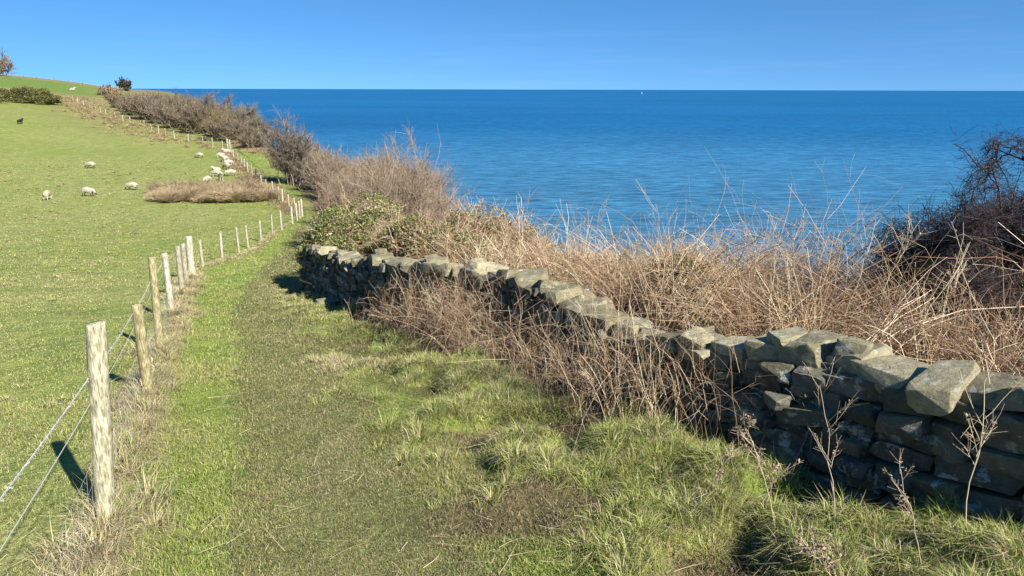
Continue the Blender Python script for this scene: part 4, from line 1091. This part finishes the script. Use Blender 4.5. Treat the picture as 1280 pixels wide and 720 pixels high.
IVY = [np.array(c) for c in ((.13, .165, .035), (.20, .225, .055), (.07, .095, .022), (.28, .28, .09), (.10, .12, .03), (.30, .24, .12))]
def grow_ivy():
    ivy_mound('large leafy yellow green bush draped over the far end of the stone wall',
      [(-3.85, 15.35, -3.1, .55, .5, .78), (-3.95, 16.2, -3.5, .8, .8, 1.0), (-3.0, 15.3, -3.25, .85, .7, .9), (-4.35, 16.6, -3.9, .6, .7, .7), (-2.35, 14.5, -3.15, .65, .6, .65), (-4.2, 15.2, -3.5, .5, .5, .5), (-3.3, 16.6, -3.05, .85, .8, .9), (-3.3, 14.3, -3.2, .6, .5, .42)], 52000, .030, IVY)
    ivy_mound('smaller leafy green bush behind the lichened stones right of the large one',
      [(-1.35, 12.6, -2.75, .62, .55, .5), (-.8, 12.0, -2.72, .6, .5, .42), (-1.85, 13.2, -2.75, .6, .5, .55)], 22000, .028, IVY)
    ivy_mound('rounded green brown mound above the bracken where the sea begins to show',
      [(-.7, 14.8, -2.95, .9, .7, .72), (.1, 14.4, -3.05, .7, .6, .6)], 13000, .026, [c * np.array([1.05, .92, .9]) for c in IVY] + [np.array((.36, .27, .16))] * 3)
    ivy_mound('low patch of green ivy among the bracken above the middle of the wall',
      [(1.75, 7.2, -1.98, .34, .3, .36), (1.98, 6.9, -2.02, .25, .25, .26)], 4200, .022, IVY)

def dark_thorn():
    """wind-bent blackthorn at the right edge: low dense dome plus crooked limbs reaching out to the left"""
    global rng
    keep_rng = rng; rng = np.random.default_rng(41)
    x, y = 4.42, 6.2; z = float(ground_z(x, y))
    root = empty('blackthorn_bush', (x, y, z), 'dense dark wind bent blackthorn bush reaching crooked twigs over the sea at the right', 'thorn bush')
    DK = [np.array(c) for c in ((.045, .035, .04), (.06, .045, .048), (.035, .03, .034), (.085, .06, .05))]
    def crook(P, D, L, n, r0, r1, jit, C, out):
        """angular limb as a chain of short stems; returns nodes"""
        pts = [np.array(P, float)]; d = np.array(D, float)
        for k in range(n):
            d = unit(d + rng.normal(0, jit, 3)); pts.append(pts[-1] + d * L / n)
        pts = np.array(pts); rr = np.linspace(r0, r1, n + 1)
        v, f = poly_tube(pts, 1, 5); 
        c = np.repeat(pts, 5, 0); v = c + (v - c) * np.repeat(rr, 5)[:, None]
        out.append((v, f, np.repeat(np.asarray(C)[None], len(v), 0)))
        return pts
    limbs = []; tips = []
    main = [((0, 0, -.1), (-.55, .0, .75), 1.5), ((.1, .1, -.1), (-.3, .1, 1.0), 1.7), ((.3, 0, -.1), (.1, 0, 1.1), 1.8), ((-.2, .1, -.1), (-.85, .1, .55), 1.35), ((.5, .2, -.1), (.4, .1, 1), 1.8), ((.1, -.1, -.1), (-.45, -.15, .9), 1.5), ((-.1, .3, -.1), (-.7, .4, .7), 1.5), ((.7, 0, -.1), (-.1, -.1, 1.1), 1.9), ((.9, .1, 0), (.1, .1, 1), 1.9), ((-.4, 0, -.1), (-.9, 0, .35), 1.2), ((1.2, 0, 0), (.2, 0, 1), 1.8)]
    for P, D, L in main:
        pts = crook(P, unit(np.array(D)), L * .84, 8, .022, .009, .15, DK[0], limbs); tips.append(pts)
    # the long crooked bough that reaches left over the sea
    pts = crook((.2, 0, .7), unit(np.array((-.05, 0, 1.))), .95, 6, .02, .013, .12, DK[1], limbs); tips.append(pts[2:])
    e = pts[-1]
    bo = crook(e, unit(np.array((-1., -.05, .25))), .62, 6, .012, .006, .2, DK[1], limbs); tips.append(bo); tips.append(bo)
    bo = crook(pts[-3], unit(np.array((-1., .05, .32))), .95, 9, .013, .005, .2, DK[1], limbs); tips.append(bo); tips.append(bo)
    bo = crook(pts[-4], unit(np.array((-1., -.1, -.05))), 1.1, 9, .013, .005, .22, DK[1], limbs); tips.append(bo)
    lv2 = []
    for pts in tips:
        for _ in range(9):
            p = pts[rng.integers(1, len(pts))]; d = unit(rng.normal(0, .8, 3) + [-.15, 0, .1])
            q = crook(p, d, rng.uniform(.15, .55), 5, .007, .003, .4, DK[rng.integers(0, 4)], limbs); lv2.append(q)
    V, F, C = merge(limbs); mesh_obj('limbs', V, F, M_twig, C, parent=root)
    N2 = np.concatenate([q[1:] for q in lv2]); 
    n = 9000; i = rng.integers(0, len(N2), n)
    # twigs thick inside the dome, few on the long boughs
    hi = N2[i, 2] > 1.45; i = i[~hi | (rng.uniform(0, 1, n) < .35)]; n = len(i)
    S = Stems(N2[i] + rng.normal(0, .02, (n, 3)), unit(rng.normal(0, 1, (n, 3)) + [-.1, 0, .1]), rng.uniform(.05, .24, n), rng.normal(0, .3, (n, 3)), .0024, .0014, jitter_col(DK, n, .3))
    m = 14000; j = rng.integers(0, n, m); t = rng.uniform(.1, 1, m)
    S2 = Stems(S.at(j, t), unit(rng.normal(0, 1, (m, 3))), rng.uniform(.012, .06, m), np.zeros((m, 3)), .0017, .001, jitter_col(DK, m, .3))
    V, F, C = merge([S.mesh(4, 3, .06), S2.mesh(1, 3)])
    mesh_obj('twigs', V, F, M_twig, C, parent=root)
    # dense inner fill of the dome
    n = 26000; d = unit(rng.normal(0, 1, (n, 3))); d[:, 2] = np.abs(d[:, 2]); r = rng.uniform(0, 1, n) ** .5 * (1 + .22 * noise3(d[:, 0] * 3, d[:, 1] * 3, d[:, 2] * 3, 5))
    P = np.array([.25, .25, .42]) + d * r[:, None] * np.array([1.45, .7, .95])
    S = Stems(P, unit(rng.normal(0, 1, (n, 3))), rng.uniform(.05, .22, n), rng.normal(0, .3, (n, 3)), .0024, .0014, jitter_col(DK, n, .3))
    V, F, C = S.mesh(3, 3, .05); mesh_obj('inner_twigs', V, [F], M_twig, C, parent=root)
    rng = keep_rng

def gorse():
    G = [np.array(c) for c in ((.07, .09, .022), (.10, .12, .03), (.15, .14, .035), (.22, .19, .04), (.05, .06, .02), (.12, .09, .04))]
    for (x, y, rx, rz, lb) in ((-101, 141, 4.0, 3.1, 'leftmost dark green gorse bush at the top corner of the pasture'), (-98.5, 147, 3.6, 3.0, 'middle dark green gorse bush of the row above the pasture'), (-95.0, 149.5, 3.7, 2.7, 'yellow green gorse bush at the right end of the row'), (-101.5, 155, 2.6, 2.0, 'small dark gorse bush behind the right end of the row'), (-108, 141, 3.6, 2.6, 'gorse bush cut by the left edge of the view')):
        z = float(ground_z(x, y)); base = np.array([x, y, z]); root = empty('gorse_bush', tuple(base), lb, 'gorse bush', 'gorse bushes above the pasture')
        n = 17000; d = unit(rng.normal(0, 1, (n, 3))); d[:, 2] = np.abs(d[:, 2])
        lump = 1 + .5 * noise3(d[:, 0] * 2.2 + x, d[:, 1] * 3, d[:, 2] * 3, 5) + .15 * noise3(d[:, 0] * 8 + x, d[:, 1] * 8, d[:, 2] * 8, 6)
        P = d * np.array([rx, rx * .8, rz]) * (rng.uniform(.55, 1, n) ** .5 * lump)[:, None]
        V, F, C = leafs(P, .14 * rng.uniform(.5, 1.4, n), jitter_col(G, n, .3), .6, 1.4)
        mesh_obj('foliage', V, [F], M_leaf, C, parent=root)
        S = Stems(np.zeros((30, 3)), unit(rng.normal(0, .7, (30, 3)) * [1, 1, 0] + [0, 0, 1]), rz * .8, np.zeros((30, 3)), .06, .02, GREYT[0]); V, F, C = S.mesh(3, 4)
        mesh_obj('stems', V, [F], M_twig, C, parent=root)

def rushes():
    # russet long-grass bed in the hollow beside the flock
    n = 75
    t = rng.uniform(0, 1, n); y = 51.6 + rng.uniform(0, 1, n) * (5.0 + 8.5 * smooth(.6, .98, t)); x = -(.492 - .155 * t) * y
    tf = np.linspace(0.02, .97, 11); yf = 51.3 + rng.normal(0, .25, 11); x = np.concatenate([x, -(.492 - .155 * tf) * yf]); y = np.concatenate([y, yf])
    k = x < Fx(y) - .8; x, y = x[k], y[k]; nb = 520; ci = np.repeat(np.arange(len(x)), nb); m = len(ci)
    a = rng.uniform(0, 2 * np.pi, m); rr = np.sqrt(rng.uniform(0, 1, m)); r = rr * .30; big = rng.uniform(.45, 1.35, len(x))
    px = x[ci] + np.cos(a) * r; py = y[ci] + np.sin(a) * r
    Pp = np.stack([px, py, ground_z(px, py) + .25 * (1 - rr)], 1)
    cc = np.array([.50, .385, .23]) * rng.uniform(.45, 1.2, (len(x), 1)); C = cc[ci] * rng.uniform(.7, 1.3, (m, 1))
    out = np.stack([np.cos(a), np.sin(a), np.zeros(m)], 1) * (.15 + .75 * rr)[:, None] + rng.normal(0, .1, (m, 3))
    S = Stems(Pp, unit(out * .75 + [0, 0, 1.]), (.95 * big[ci]) * rng.uniform(.6, 1.15, m), out * [.4, .4, 0] + np.array([0, 0, -.5]) * rng.uniform(.3, 1.3, (m, 1)), .011, .006, C)
    V, F, c = S.mesh(3, 3); F = [F]
    tag(mesh_obj('rush_bed', V, F, M_grass, c), 'bed of tall russet dead rushes in the pasture below the sheep', 'rushes', kind='stuff')
    # scattered tufts: dead growth along the middle fence, the ditch and the hill
    n = 900
    y = rng.uniform(45, 170, n); x = Fx(y) + rng.normal(-.2, .5, n) + np.where(y > 97, rng.normal(-.5, 3.2, n), 0)
    n2 = 260; y2 = rng.uniform(92, 108, n2); x2 = Bx(y2) - rng.uniform(-1.0, 2.6, n2)
    n3 = 420; y3 = rng.uniform(158, 182, n3); x3 = rng.uniform(-135, -98, n3)
    x = np.concatenate([x, x2, x3]); y = np.concatenate([y, y2, y3])
    nb = 60; ci = np.repeat(np.arange(len(x)), nb); m = len(ci); a = rng.uniform(0, 2 * np.pi, m); r = np.abs(rng.normal(0, .25, m)); px = x[ci] + np.cos(a) * r; py = y[ci] + np.sin(a) * r
    Pp = np.stack([px, py, ground_z(px, py)], 1); cc = np.array([.36, .27, .15]) * rng.uniform(.5, 1.2, (len(x), 1)); C = cc[ci] * rng.uniform(.7, 1.3, (m, 1))
    V, F, c = blades(Pp, rng.uniform(.1, .38, m), np.maximum(.02, py * .00045), rng.uniform(.2, 1.1, m), C, C * 1.1)
    tag(mesh_obj('dead_grass', V, F, M_grass, c), 'pale dead grass tufts along the far fences and the foot of the hill', 'dead grass', kind='stuff')

def far_trees():
    shrub('bare_tree', 'bare grey tree on the skyline at the top left corner of the hill', 'tree', -153, 222, 6.2, 9.0, 22, 330, 3000, GREYT, tr=1.0, wind=(.1, 0))
    shrub('bare_tree', 'second bare tree beside the first, cut by the left edge of the view', 'tree', -166, 222, 9.0, 9.0, 22, 330, 3000, GREYT, tr=1.0)
    shrub('wind_bent_bush', 'single dark wind bent bush standing on the skyline of the hill', 'bush', -115.5, 222, 3.4, 3.6, 14, 240, 2400, [np.array((.07, .06, .045)), np.array((.05, .05, .03))], tr=1.3, wind=(.5, 0), leaf=(1500, .22, [np.array((.05, .06, .025))]))
    # dwarf scrub beside the skyline path
    for k, (x, y, H, lb) in enumerate(((-100.5, 188, 3.2, 'low brown bush left of the far hedge on the skyline'), (-107, 196, 2.4, 'small olive bush on the skyline below the wind bent bush'), (-16.6, 50.5, .0, ''))):
        if H: shrub('scrub_bush', lb, 'bush', x, y, H, H * 1.5, 14, 150, 1300, THORN, tr=1.1, leaf=(500, .16, [np.array((.13, .13, .04))]))

def path_bits():
    # fallen sticks on the path
    for (x, y, L, ang, r, lb, br) in ((-1.50, 3.80, .22, -.25, .0035, 'thin reddish fallen twig lying across the worn path', 3), (-.78, 3.45, .09, -.9, .003, 'short dark stick on the worn path', 1)):
        z = float(ground_z(x, y)); D = unit(np.array([[math.cos(ang), math.sin(ang), .02]]))
        S = Stems(np.array([[-L * .5 * math.cos(ang), -L * .5 * math.sin(ang), .028]]), D, L, np.array([[.0, .06, 0]]), r, r * .4, np.array([.15, .075, .05]))
        S2 = with_side(S, br, .3, .7, .6, .15, r * .6, np.array([.2, .12, .08]), 0, 0)
        V, F, C = merge([S.mesh(6, 5, .01), S2.mesh(4, 4, .01)])
        o = tag(mesh_obj('fallen_twig', V, F, M_stem, C), lb, 'twig'); o.location = (x, y, z)
# ---------------------------------------------------------------- sheep
def fleece_material(name, c, face=False):
    m, nt, b = newmat(name); N = nt.nodes; L = nt.links
    at = N.new('ShaderNodeAttribute'); at.attribute_name = 'tint'
    tc = N.new('ShaderNodeTexCoord'); n = N.new('ShaderNodeTexNoise'); n.inputs['Scale'].default_value = 22; n.inputs['Detail'].default_value = 5
    L.new(tc.outputs['Object'], n.inputs['Vector'])
    r = N.new('ShaderNodeMapRange'); r.inputs['From Min'].default_value = .3; r.inputs['From Max'].default_value = .7; r.inputs['To Min'].default_value = .8; r.inputs['To Max'].default_value = 1.1
    L.new(n.outputs['Fac'], r.inputs['Value']); v = N.new('ShaderNodeVectorMath'); v.operation = 'SCALE'; L.new(at.outputs['Color'], v.inputs[0]); L.new(r.outputs['Result'], v.inputs['Scale'])
    L.new(v.outputs['Vector'], b.inputs['Base Color']); b.inputs['Roughness'].default_value = .95; b.inputs['Specular IOR Level'].default_value = .1
    bp = N.new('ShaderNodeBump'); bp.inputs['Distance'].default_value = .03; L.new(n.outputs['Fac'], bp.inputs['Height']); L.new(bp.outputs['Normal'], b.inputs['Normal'])
    return m
M_fleece = fleece_material('fleece', None)

def sheep_mesh(pose, fleece, dark):
    """one continuous body grown from a jointed skeleton: spine, neck, head, jointed legs, ears, tail; +x is forward"""
    g = {'graze': dict(neck=(.52, 0, .55), poll=(.66, 0, .30), nose=(.74, 0, .10)),
         'stand': dict(neck=(.56, 0, .80), poll=(.66, 0, .98), nose=(.86, 0, .88)),
         'lie': dict(neck=(.52, 0, .50), poll=(.62, 0, .66), nose=(.80, 0, .56))}[pose]
    zb = .60 if pose != 'lie' else .28
    J = [((-.42, 0, zb + .02), .19), ((-.22, 0, zb), .25), ((.05, 0, zb - .02), .26), ((.30, 0, zb), .22), (g['neck'], .13), (g['poll'], .085), (g['nose'], .045)]
    E = [(0, 1), (1, 2), (2, 3), (3, 4), (4, 5), (5, 6)]
    def add(par, pts):
        p = par
        for co, r in pts:
            J.append((co, r)); E.append((p, len(J) - 1)); p = len(J) - 1
    for s in (-1, 1):
        if pose != 'lie':
            add(3, [((.32, .13 * s, .42), .075), ((.31, .13 * s, .24), .038), ((.33, .13 * s, .05), .028), ((.36, .13 * s, .01), .03)])
            add(0, [((-.40, .14 * s, .40), .095), ((-.33, .14 * s, .34), .06), ((-.45, .14 * s, .21), .036), ((-.43, .14 * s, .04), .028), ((-.40, .14 * s, .01), .03)])
        else:
            add(3, [((.40, .16 * s, .10), .06), ((.56, .16 * s, .04), .035)])
            add(0, [((-.36, .20 * s, .12), .10), ((-.18, .24 * s, .05), .04)])
        px, _, pz = g['poll']
        add(5, [((px - .02, .10 * s, pz + .01), .03), ((px - .03, .17 * s, pz - .02), .012)])
    add(0, [((-.62, 0, zb - .02), .05), ((-.64, 0, zb - .18), .03)])
    me = bpy.data.meshes.new('skeleton'); me.from_pydata([j[0] for j in J], E, [])
    ob = bpy.data.objects.new('skeleton', me); col.objects.link(ob)
    sk = ob.modifiers.new('skin', 'SKIN'); sk.use_smooth_shade = True
    for v, j in zip(me.skin_vertices[0].data, J): v.radius = (j[1], j[1])
    me.skin_vertices[0].data[0].use_root = True
    sb = ob.modifiers.new('sub', 'SUBSURF'); sb.levels = sb.render_levels = 2
    dg = bpy.context.evaluated_depsgraph_get(); dg.update()
    out = bpy.data.meshes.new_from_object(ob.evaluated_get(dg)); out.name = 'sheep_body'
    bpy.data.objects.remove(ob)
    n = len(out.vertices); co = np.zeros(n * 3, np.float32); out.vertices.foreach_get('co', co); co = co.reshape(-1, 3)
    poll = np.array(g['poll']); nose = np.array(g['nose'])
    ax = unit(nose - poll); along = (co - poll) @ ax; hd = (along > -.03) & (np.linalg.norm(co - (poll + nose) / 2, axis=1) < .26)
    leg = (co[:, 2] < (.33 if pose != 'lie' else .07)) & ~hd
    body = ~(hd | leg)
    nn = noise3(co[:, 0] * 9, co[:, 1] * 9, co[:, 2] * 9, 4)
    ctr = co.copy(); ctr[:, 1] = 0; ctr[:, 2] = zb; d = unit(co - ctr)
    co = co + d * (body * (.022 * nn + .02))[:, None]
    out.vertices.foreach_set('co', co.astype(np.float32).ravel())
    c = np.ones((n, 4), np.float32); c[:, :3] = fleece; c[hd, :3] = dark; c[leg, :3] = dark
    a = out.color_attributes.new('tint', 'FLOAT_COLOR', 'POINT'); a.data.foreach_set('color', c.ravel())
    out.materials.clear(); out.materials.append(M_fleece); out.update()
    return out

CREAM = (.40, .36, .265); TAN = (.40, .33, .23); DFACE = (.07, .06, .055); WFACE = (.55, .50, .42)
SM = {('graze', 'w'): sheep_mesh('graze', CREAM, WFACE), ('graze', 'd'): sheep_mesh('graze', CREAM, DFACE), ('stand', 'w'): sheep_mesh('stand', CREAM, WFACE),
      ('lie', 'w'): sheep_mesh('lie', CREAM, WFACE), ('graze', 't'): sheep_mesh('graze', TAN, WFACE), ('graze', 'b'): sheep_mesh('stand', (.025, .02, .018), (.02, .016, .014))}
flock = [(-42.5, 73.3, 'graze', 'd', 175, 'white sheep grazing alone farthest left in the upper pasture'),
 (-31.8, 54.0, 'graze', 'd', -5, 'white sheep grazing near the left, front one of the pasture'),
 (-33.6, 52.0, 'graze', 't', 100, 'dusty tan sheep at the lower left of the pasture'),
 (-30.6, 58.1, 'graze', 'd', 180, 'white sheep between the left group and the rush bed'),
 (-36.6, 85.4, 'graze', 'd', 170, 'lone white sheep left of the flock high up near the fence'),
 (-36.3, 93.1, 'lie', 'w', 200, 'farthest sheep of the flock lying below the corner posts'),
 (-34.2, 85.6, 'graze', 'w', 10, 'white sheep second from the top of the flock'),
 (-31.8, 80.8, 'stand', 'w', 250, 'white sheep seen end on in the middle of the flock'),
 (-29.9, 76.8, 'graze', 'w', 60, 'white sheep of the flock closest to the fence'),
 (-28.9, 73.6, 'graze', 'd', 150, 'white sheep in the centre of the flock'),
 (-29.3, 72.0, 'lie', 'w', 240, 'white sheep lying left of the flock centre'),
 (-27.6, 67.6, 'graze', 'w', 175, 'largest looking sheep at the front of the flock'),
 (-26.4, 68.0, 'graze', 'd', 200, 'white sheep at the front right of the flock beside the rushes'),
 (-25.9, 64.4, 'stand', 'w', 300, 'front white sheep just above the rush bed'),
 (-26.2, 62.2, 'graze', 'd', 255, 'white sheep at the front left of the flock next to the rushes'),
 (-73.3, 110.0, 'graze', 'b', 80, 'single black sheep high on the left of the pasture'),
 (-117.2, 199.0, 'lie', 'w', 0, 'tiny white sheep far off on the hill below the skyline')]
for x, y, p, c, a, lb in flock:
    o = bpy.data.objects.new('sheep', SM[(p, c)]); col.objects.link(o)
    s = rng.uniform(.76, .87); o.scale = (s, s, s)
    if y > 190: o.scale = (1.3, 1.3, 1.3)
    o.location = (x, y, float(ground_z(x, y))); o.rotation_euler.z = R(a)
    tag(o, lb, 'sheep', 'sheep grazing in the pasture')

# ---------------------------------------------------------------- tiny craft on the horizon
def sail_boat(x, y):
    root = empty('sailing_boat', (x, y, SEA), 'tiny white sailing boat far out on the horizon', 'boat')
    m, nt, b = newmat('boat_white'); b.inputs['Base Color'].default_value = (.8, .8, .8, 1)
    L, W, H = 11., 3.2, 1.4
    V = np.array([(-L / 2, -W / 2, H), (-L / 2, W / 2, H), (L * .2, W / 2, H), (L / 2, 0, H * 1.2), (L * .2, -W / 2, H), (-L * .45, -W * .3, -.3), (-L * .45, W * .3, -.3), (L * .38, 0, -.3)])
    mesh_obj('hull', V, [np.array([(0, 1, 2, 4), (5, 6, 1, 0)]), np.array([(2, 3, 4), (1, 6, 7), (1, 7, 2), (2, 7, 3), (0, 4, 7), (0, 7, 5), (4, 3, 7), (5, 7, 6)])], m, parent=root)
    v, f = poly_tube([(0.8, 0, 1.2), (.8, 0, 8), (.8, 0, 15)], .12, 6); mesh_obj('mast', v, [f], m, parent=root)
    V = np.array([(.6, 0, 2.4), (.6, 0, 14.5), (-4.6, .5, 2.4), (.6, .06, 2.4), (.6, .06, 14.5), (-4.6, .56, 2.4)]); mesh_obj('sail', V, [np.array([(0, 1, 2), (3, 5, 4)]), np.array([(0, 3, 4, 1), (1, 4, 5, 2), (2, 5, 3, 0)])], m, parent=root)
sail_boat(1080, 6200)

# ---------------------------------------------------------------- grow everything
grow_grass(); grow_path_grain(); grow_tussocks(); grow_litter()
dead_bracken_behind(); bracken_front(); place_stalks()
grow_thicket(); grow_far_hedge(); grow_ivy(); dark_thorn(); gorse(); rushes(); far_trees(); path_bits()

# ---------------------------------------------------------------- light, sky, camera
SUN_EL, SUN_AZ = R(36), math.atan2(1.27, -1.40)        # azimuth from +y towards +x of the direction TO the sun
sun = bpy.data.lights.new('sun', 'SUN'); sun.energy = 5.0; sun.angle = R(.53); sun.color = (1, .95, .87)
so = bpy.data.objects.new('sun', sun); col.objects.link(so)
sd = Vector((math.sin(SUN_AZ) * math.cos(SUN_EL), math.cos(SUN_AZ) * math.cos(SUN_EL), math.sin(SUN_EL)))
so.rotation_euler = sd.to_track_quat('Z', 'Y').to_euler(); so.location = sd * 30
w = bpy.data.worlds.new('World'); scene.world = w; w.use_nodes = True
nt = w.node_tree; N = nt.nodes; L = nt.links
bg = N['Background']; sky = N.new('ShaderNodeTexSky'); sky.sky_type = 'NISHITA'; sky.sun_disc = False
sky.sun_elevation = SUN_EL; sky.sun_rotation = SUN_AZ; sky.altitude = 40; sky.air_density = SKY_AIR if 'SKY_AIR' in globals() else 1.0; sky.dust_density = .0; sky.ozone_density = 4.0
hs = N.new('ShaderNodeHueSaturation'); hs.inputs['Saturation'].default_value = 1.25; hs.inputs['Value'].default_value = 1.0
tcw = N.new('ShaderNodeTexCoord'); sx = N.new('ShaderNodeSeparateXYZ'); L.new(tcw.outputs['Generated'], sx.inputs[0])
mrw = N.new('ShaderNodeMapRange'); mrw.inputs['From Min'].default_value = 0; mrw.inputs['From Max'].default_value = 1; mrw.inputs['To Min'].default_value = .20; mrw.inputs['To Max'].default_value = 1.5
L.new(sx.outputs['Z'], mrw.inputs['Value']); cw = N.new('ShaderNodeCombineXYZ'); L.new(sx.outputs['X'], cw.inputs[0]); L.new(sx.outputs['Y'], cw.inputs[1]); L.new(mrw.outputs['Result'], cw.inputs[2])
nw = N.new('ShaderNodeVectorMath'); nw.operation = 'NORMALIZE'; L.new(cw.outputs[0], nw.inputs[0]); L.new(nw.outputs['Vector'], sky.inputs['Vector'])
L.new(sky.outputs['Color'], hs.inputs['Color']); # thin high wisps low over the sea
mpw = N.new('ShaderNodeMapping'); mpw.inputs['Scale'].default_value = (3.0, 3.0, 60.0); L.new(tcw.outputs['Generated'], mpw.inputs['Vector'])
nz = N.new('ShaderNodeTexNoise'); nz.inputs['Scale'].default_value = 1.6; nz.inputs['Detail'].default_value = 5; L.new(mpw.outputs['Vector'], nz.inputs['Vector'])
r1 = N.new('ShaderNodeMapRange'); r1.inputs['From Min'].default_value = .52; r1.inputs['From Max'].default_value = .75; r1.inputs['To Max'].default_value = .07; L.new(nz.outputs['Fac'], r1.inputs['Value'])
r2 = N.new('ShaderNodeMapRange'); r2.inputs['From Min'].default_value = .005; r2.inputs['From Max'].default_value = .12; r2.inputs['To Min'].default_value = 1; r2.inputs['To Max'].default_value = 0; L.new(sx.outputs['Z'], r2.inputs['Value'])
mu = N.new('ShaderNodeMath'); mu.operation = 'MULTIPLY'; L.new(r1.outputs['Result'], mu.inputs[0]); L.new(r2.outputs['Result'], mu.inputs[1])
mw = N.new('ShaderNodeMix'); mw.data_type = 'RGBA'; mw.inputs['B'].default_value = (4.2, 5.0, 6.2, 1); L.new(mu.outputs[0], mw.inputs['Factor']); L.new(hs.outputs['Color'], mw.inputs['A']); L.new(mw.outputs['Result'], bg.inputs['Color'])
bg.inputs['Strength'].default_value = .084

cam = bpy.data.cameras.new('camera'); co = bpy.data.objects.new('camera', cam); col.objects.link(co)
cam.sensor_width = 36; cam.lens = 36 * 900 / 1280; cam.clip_start = .05; cam.clip_end = 100000
pitch = math.atan((360 - 111.3) / 900)
co.location = (0, 0, 0); co.rotation_euler = (math.pi / 2 - pitch, R(-.14), 0)
scene.camera = co
scene.view_settings.view_transform = 'Standard'; scene.view_settings.look = 'None'; scene.view_settings.gamma = 1; scene.view_settings.exposure = 1.08
scene.view_settings.use_curve_mapping = False
print('verts', sum(len(o.data.vertices) for o in scene.objects if o.type == 'MESH'))
